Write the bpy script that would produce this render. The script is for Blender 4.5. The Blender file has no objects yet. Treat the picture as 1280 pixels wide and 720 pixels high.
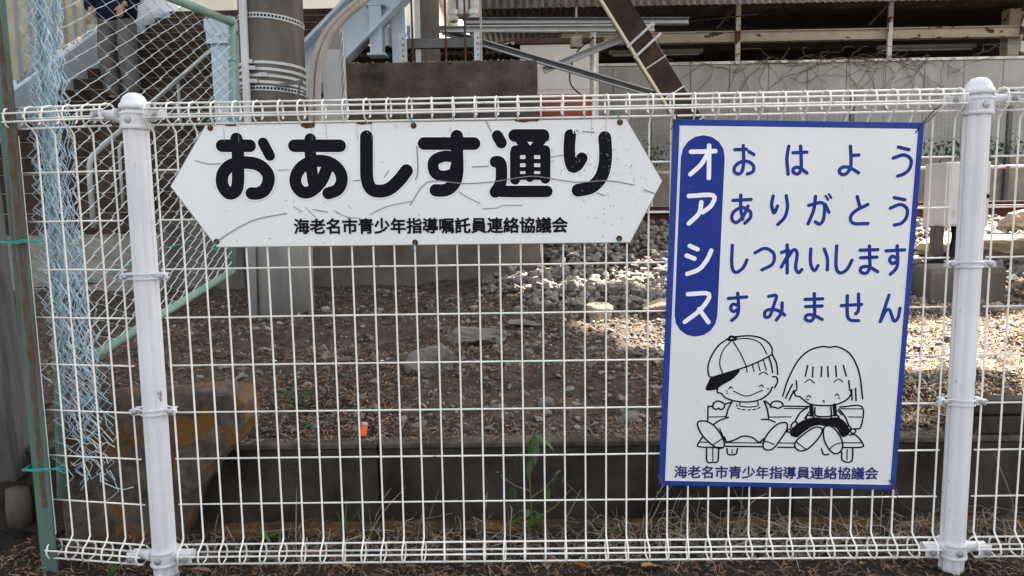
import bpy, bmesh, math, random
import numpy as np
from mathutils import Vector, Matrix, noise as mnoise
R=math.radians; rnd=random.Random(7); nr=np.random.RandomState(5)
C=bpy.context.scene.collection
sc=bpy.context.scene
# ---------------- camera, sky, sun, exposure ----------------
cd=bpy.data.cameras.new('camera'); cam=bpy.data.objects.new('camera',cd); C.objects.link(cam); sc.camera=cam
cd.sensor_width=36; cd.lens=36*889/1280; cd.clip_start=.05; cd.clip_end=3000
cam.matrix_world=Matrix.Translation((-.0775,-1.7207,.9305)) @ (Matrix.Rotation(.01308,4,'Z')@Matrix.Rotation(1.45612,4,'X')@Matrix.Rotation(-.01591,4,'Z'))
SUN_EL=R(45); SD=Vector((.64,.77,0)).normalized()*math.cos(SUN_EL)+Vector((0,0,math.sin(SUN_EL)))
w=bpy.data.worlds.new('World'); sc.world=w; w.use_nodes=True; nt=w.node_tree
sky=nt.nodes.new('ShaderNodeTexSky'); sky.sky_type='NISHITA'; sky.sun_disc=False; sky.sun_elevation=SUN_EL; sky.sun_rotation=math.atan2(SD.x,SD.y)
sky.dust_density=3.5; sky.ozone_density=1.0
hz=nt.nodes.new('ShaderNodeHueSaturation'); hz.inputs['Saturation'].default_value=.20   # thin white haze over the sky
bg=nt.nodes['Background']; bg.inputs[1].default_value=.05; nt.links.new(sky.outputs[0],hz.inputs['Color']); nt.links.new(hz.outputs[0],bg.inputs[0])
sd=bpy.data.lights.new('sun','SUN'); sd.energy=5; sd.angle=R(.6); sd.color=(1,.93,.82)
so=bpy.data.objects.new('sun',sd); C.objects.link(so); so.rotation_euler=SD.to_track_quat('Z','Y').to_euler()
sc.view_settings.view_transform='Standard'; sc.view_settings.look='None'; sc.view_settings.gamma=1; sc.view_settings.exposure=3.28
# ---------------- lettering outlines, in metres on each sign's own face ----------------
BIG=[(0,0.0296,0,[(-0.4577,0.0966),(-0.3914,0.0955)]),(0,0.0296,0,[(-0.4222,0.1121),(-0.4217,0.1068),(-0.4211,0.1018),(-0.4206,0.0963),(-0.4204,0.0897),(-0.4206,0.0817),(-0.421,0.0727),(-0.4215,0.0631),(-0.4221,0.0533),(-0.4225,0.0427),(-0.423,0.0314),(-0.4237,0.0205),(-0.4246,0.0114),(-0.4257,0.0044),(-0.427,-0.0013),(-0.4288,-0.0058),(-0.4312,-0.0095),(-0.4347,-0.0126),(-0.4389,-0.015),(-0.4434,-0.0161),(-0.4476,-0.0156),(-0.4516,-0.0129),(-0.4556,-0.0084),(-0.459,-0.003),(-0.4614,0.0026),(-0.4626,0.0083),(-0.4629,0.0146),(-0.4623,0.0209),(-0.461,0.0267),(-0.4587,0.032),(-0.4556,0.0369),(-0.4518,0.0414),(-0.4476,0.0453),(-0.4429,0.0486),(-0.4376,0.0512),(-0.4319,0.0533),(-0.4257,0.0549),(-0.4188,0.056),(-0.4113,0.0565),(-0.4037,0.0565),(-0.3964,0.056),(-0.3894,0.055),(-0.3826,0.0536),(-0.3761,0.0516),(-0.3702,0.0488),(-0.3648,0.045),(-0.3599,0.0403),(-0.3557,0.0352),(-0.3526,0.0302),(-0.3509,0.0253),(-0.3503,0.0203),(-0.3506,0.0152),(-0.3516,0.0102),(-0.3534,0.005),(-0.3561,-0.0005),(-0.3594,-0.0055),(-0.3628,-0.0096),(-0.3666,-0.0124),(-0.3709,-0.0144),(-0.3752,-0.0157),(-0.3793,-0.0167),(-0.3829,-0.0171),(-0.3864,-0.017),(-0.3897,-0.0167),(-0.3931,-0.0164)]),(0,0.0252,0,[(-0.3593,0.1017),(-0.345,0.0718)]),(1,0.0296,0,[(-0.2856,0.0937),(-0.1772,0.0919)]),(1,0.0274,0,[(-0.2468,0.1086),(-0.2472,0.0968),(-0.2477,0.085),(-0.248,0.0731),(-0.248,0.0608),(-0.2475,0.0481),(-0.2466,0.035),(-0.2456,0.0217),(-0.2447,0.0085)]),(1,0.0285,0,[(-0.2103,0.0394),(-0.214,0.0314),(-0.2176,0.0232),(-0.2215,0.0153),(-0.2261,0.0082),(-0.2318,0.0017),(-0.2382,-0.0045),(-0.2448,-0.0097),(-0.2511,-0.0135),(-0.2568,-0.0158),(-0.2625,-0.0169),(-0.2677,-0.0167),(-0.2725,-0.0152),(-0.2769,-0.012),(-0.281,-0.0072),(-0.2843,-0.0017),(-0.2864,0.0039),(-0.2872,0.0096),(-0.2868,0.0156),(-0.2854,0.0217),(-0.2831,0.0275),(-0.2797,0.0331),(-0.2752,0.0387),(-0.2699,0.0438),(-0.264,0.0481),(-0.2574,0.0515),(-0.25,0.0544),(-0.2422,0.0564),(-0.2344,0.0575),(-0.2264,0.0576),(-0.2181,0.0569),(-0.21,0.0553),(-0.2028,0.0528),(-0.1962,0.0491),(-0.1901,0.0444),(-0.1849,0.0391),(-0.1808,0.0336),(-0.178,0.028),(-0.1764,0.0219),(-0.1757,0.0158),(-0.176,0.01),(-0.1774,0.0043),(-0.1798,-0.0013),(-0.1831,-0.0065),(-0.187,-0.0108),(-0.1919,-0.0138),(-0.1977,-0.0159),(-0.2038,-0.0175),(-0.2098,-0.0194)]),(2,0.0307,0,[(-0.1131,0.1115),(-0.1136,0.0981),(-0.1142,0.0846),(-0.1147,0.0713),(-0.1151,0.0586),(-0.1156,0.0465),(-0.1161,0.0346),(-0.1163,0.0237),(-0.1158,0.0143),(-0.1145,0.0065),(-0.1127,0.0),(-0.1102,-0.0052),(-0.1072,-0.0095),(-0.1034,-0.0126),(-0.099,-0.0145),(-0.094,-0.0156),(-0.0888,-0.0161),(-0.0832,-0.0161),(-0.0772,-0.0155),(-0.0709,-0.0141),(-0.0648,-0.0117),(-0.0585,-0.008),(-0.0522,-0.0031),(-0.046,0.0023),(-0.0402,0.0078),(-0.035,0.0134),(-0.0302,0.0192),(-0.0256,0.0251),(-0.0209,0.031)]),(3,0.0296,0,[(0.0223,0.0937),(0.1412,0.0917)]),(3,0.0296,0,[(0.1006,0.1094),(0.1005,0.0983),(0.1003,0.087),(0.1002,0.0759),(0.1001,0.0655),(0.1001,0.0556),(0.1002,0.0461),(0.1002,0.0373),(0.0997,0.0291),(0.0988,0.0216),(0.0976,0.0147),(0.096,0.0086),(0.0938,0.003),(0.0907,-0.0018),(0.087,-0.0061),(0.083,-0.0096),(0.0791,-0.0124),(0.0751,-0.0145),(0.0711,-0.0157),(0.0671,-0.0164),(0.063,-0.0169),(0.059,-0.0171),(0.0551,-0.0169),(0.0511,-0.0165),(0.0471,-0.0161)]),(3,0.0263,0,[(0.0994,0.0603),(0.092,0.0613),(0.0846,0.0625),(0.0773,0.0634),(0.0705,0.0634),(0.0639,0.0622),(0.0575,0.0602),(0.0519,0.0577),(0.0475,0.0549),(0.0447,0.0518),(0.0432,0.0482),(0.0425,0.0443),(0.0424,0.0404),(0.0428,0.0362),(0.0438,0.0316),(0.0456,0.0272),(0.0483,0.0236),(0.0518,0.0209),(0.0563,0.0186),(0.0613,0.0171),(0.0666,0.0165),(0.0726,0.017),(0.0793,0.0183),(0.0857,0.0203),(0.0906,0.0229),(0.0934,0.0264),(0.0948,0.0306),(0.0956,0.0352),(0.0968,0.0395)]),(4,0.0263,0,[(0.1962,0.1089),(0.2054,0.0922)]),(4,0.0274,0,[(0.1909,0.0484),(0.1934,0.0483),(0.196,0.0485),(0.1984,0.0483),(0.2004,0.0472),(0.2018,0.0453),(0.203,0.0429),(0.2038,0.0396),(0.2044,0.0352),(0.2047,0.0289),(0.2047,0.0211),(0.2044,0.0131),(0.2039,0.0065),(0.2029,0.0016),(0.2016,-0.0023),(0.2001,-0.0057),(0.1983,-0.0091),(0.1962,-0.0126),(0.1939,-0.016),(0.1914,-0.0193),(0.189,-0.0226)]),(4,0.0274,0,[(0.1929,-0.0169),(0.1948,-0.0181),(0.1953,-0.0193),(0.1986,-0.0204),(0.2087,-0.0213),(0.2283,-0.022),(0.2548,-0.0223),(0.284,-0.0227),(0.3118,-0.023)]),(4,0.0296,0,[(0.2371,0.1087),(0.3042,0.1076)]),(4,0.0241,0,[(0.3042,0.1034),(0.285,0.08)]),(4,0.0219,0,[(0.2501,0.0966),(0.263,0.0804)]),(4,0.0241,0,[(0.2376,0.0694),(0.2366,0.006)]),(4,0.0203,0,[(0.2723,0.074),(0.2715,0.0096)]),(4,0.0241,0,[(0.3091,0.0682),(0.3084,0.0069)]),(4,0.023,0,[(0.2387,0.0746),(0.3091,0.0734)]),(4,0.0104,0,[(0.2373,0.0492),(0.3088,0.048)]),(4,0.0099,0,[(0.237,0.0305),(0.3086,0.0293)]),(4,0.0142,0,[(0.2367,0.0122),(0.3085,0.0111)]),(5,0.0274,0,[(0.3681,0.1075),(0.3675,0.1011),(0.3668,0.0948),(0.3662,0.0884),(0.3659,0.0818),(0.3657,0.0746),(0.3658,0.0671),(0.3661,0.0599),(0.3667,0.0533),(0.3678,0.0471),(0.3691,0.0413),(0.3709,0.0365),(0.3729,0.0334),(0.3755,0.0325),(0.3784,0.0332),(0.3816,0.035),(0.3845,0.0374),(0.3872,0.0405),(0.3899,0.0446),(0.3925,0.0491),(0.3951,0.0533)]),(5,0.0307,0,[(0.4492,0.1),(0.4498,0.0925),(0.4505,0.0851),(0.451,0.0776),(0.4513,0.07),(0.4513,0.0623),(0.4512,0.0545),(0.4507,0.0467),(0.4497,0.0389),(0.4482,0.031),(0.4463,0.0229),(0.4437,0.015),(0.4402,0.0079),(0.4356,0.0012),(0.4302,-0.005),(0.4241,-0.0104),(0.4175,-0.0147),(0.4102,-0.0176),(0.4022,-0.0191),(0.3939,-0.0202),(0.3858,-0.0216)])]
WHITE=[(0,0.0096,0,[(-0.2544,0.3748),(-0.1974,0.377)]),(0,0.0096,0,[(-0.2126,0.3898),(-0.2122,0.3804),(-0.2117,0.371),(-0.2113,0.3616),(-0.2109,0.3522),(-0.2106,0.3428),(-0.2103,0.3333),(-0.2101,0.3239),(-0.2099,0.3144)]),(0,0.0096,0,[(-0.2154,0.3702),(-0.2189,0.3638),(-0.2223,0.3572),(-0.226,0.3508),(-0.2303,0.3447),(-0.2356,0.3389),(-0.2415,0.3334),(-0.2476,0.328),(-0.2536,0.3225)]),(1,0.0096,0,[(-0.2551,0.2713),(-0.2393,0.2725),(-0.2225,0.2741),(-0.2077,0.2749),(-0.1976,0.2736),(-0.1938,0.2694),(-0.1945,0.263),(-0.1976,0.2561),(-0.2009,0.2501),(-0.2046,0.2455),(-0.2095,0.2414),(-0.215,0.2375),(-0.2201,0.2336)]),(1,0.0096,0,[(-0.2249,0.2571),(-0.2254,0.2506),(-0.2257,0.2441),(-0.2265,0.2376),(-0.2289,0.2312),(-0.2334,0.225),(-0.2394,0.2188),(-0.2459,0.2127),(-0.2522,0.2065)]),(2,0.0096,0,[(-0.2477,0.1531),(-0.2287,0.1452)]),(2,0.0096,0,[(-0.2541,0.1298),(-0.2352,0.1227)]),(2,0.0096,0,[(-0.2507,0.0856),(-0.2435,0.0883),(-0.2361,0.0908),(-0.2291,0.0937),(-0.2229,0.0974),(-0.2175,0.1023),(-0.2129,0.1081),(-0.2088,0.1142),(-0.2052,0.1201),(-0.2023,0.1258),(-0.2,0.1314),(-0.198,0.1371),(-0.1959,0.1427)]),(3,0.0096,0,[(-0.2471,0.0367),(-0.2328,0.0377),(-0.2174,0.0394),(-0.2041,0.0399),(-0.1962,0.0375),(-0.1952,0.031),(-0.1991,0.0216),(-0.2059,0.0112),(-0.2133,0.0015),(-0.2214,-0.0069),(-0.2311,-0.015),(-0.2416,-0.023),(-0.2517,-0.0311)]),(3,0.0096,0,[(-0.2185,0.0007),(-0.1945,-0.0309)])]
BLUE=[(0,0.0071,0,[(-0.1515,0.3813),(-0.1245,0.3824)]),(0,0.0071,0,[(-0.1323,0.3909),(-0.1316,0.3832),(-0.1309,0.3755),(-0.1303,0.3678),(-0.1299,0.3606),(-0.1298,0.3536),(-0.1297,0.3467),(-0.13,0.3404),(-0.1308,0.3352),(-0.1323,0.3312),(-0.1343,0.3281),(-0.1367,0.326),(-0.1391,0.3249),(-0.1418,0.3249),(-0.1449,0.3259),(-0.1477,0.3277),(-0.1496,0.3298),(-0.1507,0.3324),(-0.1511,0.3356),(-0.1508,0.339),(-0.1495,0.3422),(-0.1471,0.3453),(-0.1436,0.3485),(-0.1396,0.3513),(-0.1354,0.3533),(-0.131,0.3544),(-0.1261,0.3548),(-0.1213,0.3545),(-0.1171,0.3535),(-0.1134,0.3517),(-0.1101,0.349),(-0.1074,0.3459),(-0.1055,0.3428),(-0.1048,0.3397),(-0.1048,0.3363),(-0.1056,0.3331),(-0.1071,0.3305),(-0.1094,0.3286),(-0.1125,0.3274),(-0.116,0.3263),(-0.1193,0.3252)]),(0,0.0071,0,[(-0.1184,0.3774),(-0.1063,0.3704)]),(1,0.0071,0,[(-0.0256,0.391),(-0.0265,0.3839),(-0.0274,0.377),(-0.0281,0.3698),(-0.0283,0.3621),(-0.0275,0.3535),(-0.0262,0.3444),(-0.0246,0.3351),(-0.0232,0.3259)]),(1,0.0071,0,[(-0.0145,0.376),(0.0175,0.3779)]),(1,0.0071,0,[(0.0021,0.3914),(0.003,0.3841),(0.0039,0.3768),(0.0047,0.3695),(0.0053,0.3626),(0.0059,0.3556),(0.0064,0.3487),(0.0066,0.3424),(0.0062,0.3372),(0.0051,0.3332),(0.0036,0.3302),(0.0016,0.3281),(-0.0005,0.3269),(-0.0033,0.3268),(-0.0067,0.3278),(-0.0098,0.3294),(-0.0118,0.3311),(-0.0125,0.3333),(-0.0124,0.3361),(-0.0116,0.3387),(-0.0101,0.3406),(-0.0079,0.3417),(-0.005,0.3424),(-0.0015,0.3424),(0.0022,0.3415),(0.0064,0.3394),(0.011,0.3363),(0.0159,0.3327),(0.0206,0.3294)]),(2,0.0071,0,[(0.1224,0.3715),(0.1398,0.3732)]),(2,0.0071,0,[(0.1187,0.393),(0.1196,0.3857),(0.1206,0.3781),(0.1215,0.3708),(0.1221,0.3642),(0.1226,0.3584),(0.1228,0.3532),(0.1227,0.3484),(0.1221,0.344),(0.1208,0.3398),(0.1189,0.3359),(0.1166,0.3326),(0.1143,0.33),(0.1117,0.3283),(0.1088,0.3272),(0.106,0.3267),(0.1035,0.327),(0.1012,0.3282),(0.0989,0.3302),(0.0972,0.3326),(0.0964,0.3349),(0.0967,0.3372),(0.098,0.3397),(0.0999,0.342),(0.1024,0.3437),(0.1053,0.3446),(0.1089,0.3451),(0.113,0.3449),(0.1177,0.3439),(0.1231,0.3418),(0.1293,0.3387),(0.1357,0.3352),(0.142,0.3319)]),(3,0.0071,0,[(0.2309,0.3925),(0.2561,0.3871)]),(3,0.0071,0,[(0.2212,0.3671),(0.2272,0.3694),(0.2333,0.372),(0.2392,0.374),(0.2447,0.3747),(0.2499,0.3737),(0.2549,0.3715),(0.2592,0.3684),(0.2622,0.3648),(0.2636,0.3603),(0.2637,0.3549),(0.263,0.3493),(0.2616,0.3445),(0.2595,0.3406),(0.2564,0.337),(0.253,0.3339),(0.2495,0.3313),(0.246,0.3293),(0.2422,0.3278),(0.2384,0.3266),(0.2346,0.3253)]),(4,0.0071,0,[(-0.1499,0.2626),(-0.1073,0.2654)]),(4,0.0071,0,[(-0.1321,0.2753),(-0.1318,0.2673),(-0.1315,0.2592),(-0.1312,0.2513),(-0.1305,0.2438),(-0.1293,0.2369),(-0.1278,0.2306),(-0.1262,0.2244),(-0.1247,0.2181)]),(4,0.0071,0,[(-0.1138,0.2499),(-0.1161,0.2436),(-0.1184,0.2371),(-0.1208,0.2309),(-0.1236,0.2255),(-0.1272,0.2205),(-0.1313,0.216),(-0.1354,0.2124),(-0.1391,0.2105),(-0.1424,0.2105),(-0.1456,0.2121),(-0.1482,0.2147),(-0.1498,0.2177),(-0.1506,0.2214),(-0.1507,0.2259),(-0.1498,0.2306),(-0.1477,0.2347),(-0.1441,0.2384),(-0.1391,0.2419),(-0.1336,0.2447),(-0.1284,0.246),(-0.1233,0.2456),(-0.1179,0.2437),(-0.1131,0.2411),(-0.1095,0.2382),(-0.1073,0.235),(-0.106,0.2313),(-0.1058,0.2273),(-0.1065,0.2235),(-0.1085,0.2199),(-0.1118,0.2164),(-0.1156,0.2128),(-0.1191,0.2093)]),(5,0.0071,0,[(-0.0555,0.2743),(-0.0563,0.2691),(-0.0573,0.2639),(-0.058,0.2588),(-0.058,0.2537),(-0.0569,0.2478),(-0.0551,0.2415),(-0.0529,0.2363),(-0.0509,0.2339),(-0.0492,0.2356),(-0.0474,0.2402),(-0.0456,0.2459),(-0.0438,0.251)]),(5,0.0071,0,[(-0.0246,0.2755),(-0.0233,0.2688),(-0.0218,0.2622),(-0.0206,0.2556),(-0.0201,0.2491),(-0.0205,0.2427),(-0.0215,0.2364),(-0.0231,0.2303),(-0.0253,0.2248),(-0.0284,0.2199),(-0.0323,0.2157),(-0.0365,0.2117),(-0.0406,0.2075)]),(6,0.0071,0,[(0.0297,0.2536),(0.0375,0.2557),(0.0455,0.2582),(0.0529,0.26),(0.0587,0.2606),(0.0626,0.2597),(0.065,0.2578),(0.0665,0.2547),(0.0675,0.2505),(0.0681,0.244),(0.068,0.2358),(0.0674,0.2275),(0.0665,0.221),(0.065,0.2165),(0.063,0.2132),(0.0607,0.211),(0.0583,0.2098),(0.0558,0.2099),(0.0532,0.2113),(0.0504,0.2132),(0.0477,0.2148)]),(6,0.0071,0,[(0.0446,0.275),(0.0442,0.267),(0.0439,0.2589),(0.0434,0.2508),(0.0422,0.2427),(0.04,0.2346),(0.0371,0.2264),(0.034,0.2183),(0.031,0.2101)]),(6,0.0071,0,[(0.0686,0.2563),(0.0786,0.2381)]),(6,0.0046,0,[(0.0687,0.2761),(0.0745,0.2674)]),(6,0.0046,0,[(0.0758,0.2806),(0.0815,0.2719)]),(7,0.0071,0,[(0.143,0.2758),(0.1515,0.2495)]),(7,0.0071,0,[(0.1692,0.2579),(0.1618,0.2539),(0.154,0.25),(0.1468,0.246),(0.1409,0.242),(0.1366,0.2379),(0.1333,0.2337),(0.1312,0.2295),(0.1303,0.2257),(0.1306,0.2218),(0.1321,0.218),(0.1349,0.2148),(0.1393,0.2125),(0.1459,0.2117),(0.1544,0.2119),(0.1636,0.2126),(0.1725,0.213)]),(8,0.0071,0,[(0.2304,0.2749),(0.2557,0.2702)]),(8,0.0071,0,[(0.2228,0.2499),(0.2288,0.2526),(0.235,0.2557),(0.2409,0.2581),(0.2463,0.259),(0.2513,0.258),(0.256,0.2555),(0.2599,0.2521),(0.2626,0.2483),(0.2639,0.2436),(0.264,0.2381),(0.2633,0.2325),(0.262,0.2277),(0.26,0.2236),(0.2572,0.2199),(0.2539,0.2167),(0.2505,0.2142),(0.247,0.2126),(0.2432,0.2117),(0.2392,0.2111),(0.2353,0.2103)]),(9,0.0071,0,[(-0.146,0.1562),(-0.146,0.144),(-0.1461,0.1313),(-0.1459,0.1195),(-0.1451,0.1099),(-0.1436,0.1026),(-0.1416,0.097),(-0.1391,0.0932),(-0.136,0.0913),(-0.132,0.0915),(-0.1273,0.0938),(-0.1226,0.0974),(-0.1186,0.1013),(-0.1157,0.1057),(-0.1134,0.1108),(-0.1114,0.1163),(-0.1093,0.1217)]),(10,0.0071,0,[(-0.0908,0.1392),(-0.085,0.1424),(-0.0791,0.146),(-0.0733,0.1489),(-0.0677,0.15),(-0.0616,0.1488),(-0.0554,0.146),(-0.0499,0.1421),(-0.0462,0.1376),(-0.0444,0.1321),(-0.0441,0.1254),(-0.0452,0.1187),(-0.0477,0.1129),(-0.0523,0.1086),(-0.0586,0.105),(-0.0656,0.1017),(-0.0722,0.0983)]),(11,0.0071,0,[(-0.0155,0.159),(-0.0115,0.0918)]),(11,0.0071,0,[(-0.0278,0.1409),(-0.0222,0.1429),(-0.016,0.1456),(-0.0109,0.147),(-0.0087,0.1449),(-0.0106,0.1382),(-0.0153,0.1281),(-0.0212,0.1166),(-0.0265,0.1058)]),(11,0.0071,0,[(-0.0116,0.13),(-0.0084,0.1351),(-0.0052,0.1407),(-0.0021,0.1455),(0.0007,0.1481),(0.0034,0.1481),(0.006,0.1464),(0.0081,0.1431),(0.0095,0.1385),(0.0096,0.1316),(0.0087,0.1227),(0.0078,0.1136),(0.0077,0.1063),(0.0089,0.1012),(0.0109,0.0971),(0.0131,0.0944),(0.0152,0.093),(0.0171,0.0934),(0.0191,0.0955),(0.021,0.0982),(0.0229,0.1006)]),(12,0.0071,0,[(0.0414,0.1502),(0.0415,0.1415),(0.0415,0.1325),(0.0418,0.124),(0.0428,0.1166),(0.0447,0.1102),(0.0474,0.1044),(0.0503,0.1001),(0.0529,0.0981),(0.055,0.0991),(0.0571,0.1025),(0.059,0.107),(0.061,0.1109)]),(12,0.0071,0,[(0.0733,0.1507),(0.0756,0.1453),(0.0781,0.1399),(0.0804,0.1344),(0.0821,0.1285),(0.0831,0.1219),(0.0835,0.115),(0.0837,0.1079),(0.0839,0.1008)]),(13,0.0071,0,[(0.1024,0.1586),(0.1026,0.1453),(0.1028,0.1315),(0.1032,0.1187),(0.1042,0.1086),(0.1062,0.1019),(0.1087,0.0975),(0.1117,0.095),(0.1149,0.0938),(0.1186,0.0941),(0.1228,0.0961),(0.127,0.0993),(0.1306,0.1031),(0.1336,0.1076),(0.1362,0.1132),(0.1385,0.1192),(0.141,0.1249)]),(14,0.0071,0,[(0.1586,0.1491),(0.2006,0.1512)]),(14,0.0071,0,[(0.1613,0.1312),(0.1997,0.1333)]),(14,0.0071,0,[(0.18,0.1598),(0.1808,0.1522),(0.1815,0.1445),(0.1823,0.137),(0.1829,0.1301),(0.1836,0.1237),(0.1844,0.1179),(0.1848,0.1125),(0.1845,0.1077),(0.1833,0.1032),(0.1815,0.0992),(0.1792,0.096),(0.1766,0.0941),(0.1734,0.0936),(0.1696,0.0943),(0.166,0.0958),(0.1637,0.0976),(0.1627,0.0999),(0.1626,0.103),(0.1634,0.1059),(0.1652,0.1081),(0.1682,0.1095),(0.1724,0.1104),(0.1772,0.1106),(0.1822,0.1099),(0.1872,0.1079),(0.1927,0.1049),(0.1983,0.1015),(0.2038,0.0982)]),(15,0.0071,0,[(0.2201,0.1485),(0.2643,0.1515)]),(15,0.0071,0,[(0.2458,0.1608),(0.247,0.1511),(0.2484,0.1411),(0.2496,0.1316),(0.2501,0.1237),(0.2501,0.1177),(0.2496,0.1132),(0.2486,0.1094),(0.247,0.1057),(0.2446,0.1021),(0.2414,0.0989),(0.238,0.0959),(0.2347,0.0927)]),(15,0.0071,0,[(0.2481,0.1311),(0.2448,0.1327),(0.2415,0.1345),(0.2384,0.1359),(0.2358,0.1361),(0.2337,0.1347),(0.232,0.1321),(0.2308,0.129),(0.2306,0.1264),(0.2317,0.1239),(0.2337,0.1213),(0.2362,0.1192),(0.2387,0.1183),(0.241,0.1189),(0.2435,0.1208),(0.246,0.1231),(0.2485,0.1251)]),(16,0.0071,0,[(-0.1492,0.0277),(-0.1053,0.0322)]),(16,0.0071,0,[(-0.1274,0.0409),(-0.1262,0.0314),(-0.1249,0.0217),(-0.1238,0.0124),(-0.1233,0.0046),(-0.1235,-0.0016),(-0.1241,-0.0066),(-0.1252,-0.0107),(-0.1268,-0.0145),(-0.1292,-0.0178),(-0.1321,-0.0205),(-0.1353,-0.0229),(-0.1383,-0.0254)]),(16,0.0071,0,[(-0.1251,0.0106),(-0.1283,0.0118),(-0.1316,0.0133),(-0.1347,0.0143),(-0.1373,0.0142),(-0.1395,0.0126),(-0.1413,0.01),(-0.1425,0.0069),(-0.1428,0.0042),(-0.1418,0.0017),(-0.1398,-0.0009),(-0.1373,-0.003),(-0.1349,-0.004),(-0.1325,-0.0033),(-0.13,-0.0014),(-0.1273,0.0009),(-0.1247,0.003)]),(17,0.0071,0,[(-0.0523,0.0346),(-0.0473,0.0356),(-0.0419,0.037),(-0.0373,0.0377),(-0.0344,0.0364),(-0.0339,0.0325),(-0.0351,0.0268),(-0.0371,0.0201),(-0.0391,0.0136),(-0.0408,0.0066),(-0.0428,-0.0011),(-0.045,-0.0081),(-0.0473,-0.0132),(-0.0502,-0.0159),(-0.0534,-0.0169),(-0.0564,-0.0167),(-0.0584,-0.0156),(-0.0596,-0.0131),(-0.06,-0.0092),(-0.0597,-0.0051),(-0.0585,-0.0019),(-0.056,0.0001),(-0.0525,0.0015),(-0.0485,0.0024),(-0.0445,0.0028),(-0.0405,0.0029),(-0.0363,0.0024),(-0.032,0.0015),(-0.0278,0.0001),(-0.0237,-0.002),(-0.0196,-0.0046),(-0.0156,-0.0075),(-0.0115,-0.0103)]),(17,0.0071,0,[(-0.0192,0.0192),(-0.0192,0.013),(-0.019,0.0066),(-0.0191,0.0005),(-0.02,-0.0051),(-0.0221,-0.01),(-0.0249,-0.0144),(-0.028,-0.0185),(-0.031,-0.0228)]),(18,0.0071,0,[(0.0349,0.0284),(0.0773,0.0307)]),(18,0.0071,0,[(0.0375,0.0111),(0.077,0.0132)]),(18,0.0071,0,[(0.0564,0.0432),(0.0571,0.035),(0.0579,0.0267),(0.0586,0.0187),(0.0591,0.0114),(0.0596,0.0048),(0.0601,-0.0012),(0.0603,-0.0066),(0.0598,-0.0114),(0.0587,-0.0156),(0.057,-0.0192),(0.0548,-0.022),(0.0524,-0.0237),(0.0492,-0.0241),(0.0453,-0.0233),(0.0417,-0.0218),(0.0394,-0.0201),(0.0384,-0.0178),(0.0384,-0.015),(0.0393,-0.0122),(0.041,-0.0102),(0.0438,-0.009),(0.0476,-0.0084),(0.052,-0.0084),(0.0567,-0.0091),(0.0618,-0.0109),(0.0675,-0.0136),(0.0733,-0.0166),(0.0791,-0.0194)]),(19,0.0071,0,[(0.1233,0.0148),(0.1716,0.0186)]),(19,0.0071,0,[(0.1623,0.0434),(0.1632,0.0333),(0.1642,0.0228),(0.165,0.0131),(0.165,0.0056),(0.1641,0.0011),(0.1625,-0.0011),(0.1607,-0.0025),(0.159,-0.0044)]),(19,0.0071,0,[(0.1358,0.0392),(0.1364,0.0271),(0.137,0.0145),(0.1378,0.0029),(0.1389,-0.0062),(0.1404,-0.0122),(0.1421,-0.0158),(0.1443,-0.018),(0.1473,-0.0198),(0.1514,-0.021),(0.1564,-0.0212),(0.1617,-0.021),(0.1669,-0.021)]),(20,0.0071,0,[(0.2355,0.0423),(0.2194,-0.0224)]),(20,0.0071,0,[(0.2206,-0.0185),(0.2232,-0.0123),(0.2259,-0.0057),(0.2284,0.0002),(0.2309,0.0044),(0.2333,0.0067),(0.2356,0.0076),(0.2377,0.0073),(0.2397,0.0061),(0.2415,0.0036),(0.243,-0.0002),(0.2445,-0.0044),(0.2461,-0.0082),(0.2477,-0.0121),(0.2494,-0.0161),(0.2512,-0.0194),(0.253,-0.021),(0.2551,-0.0206),(0.2574,-0.0186),(0.2596,-0.0156),(0.2613,-0.0118),(0.2624,-0.007),(0.263,-0.0012),(0.2635,0.005),(0.264,0.011)])]
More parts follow.
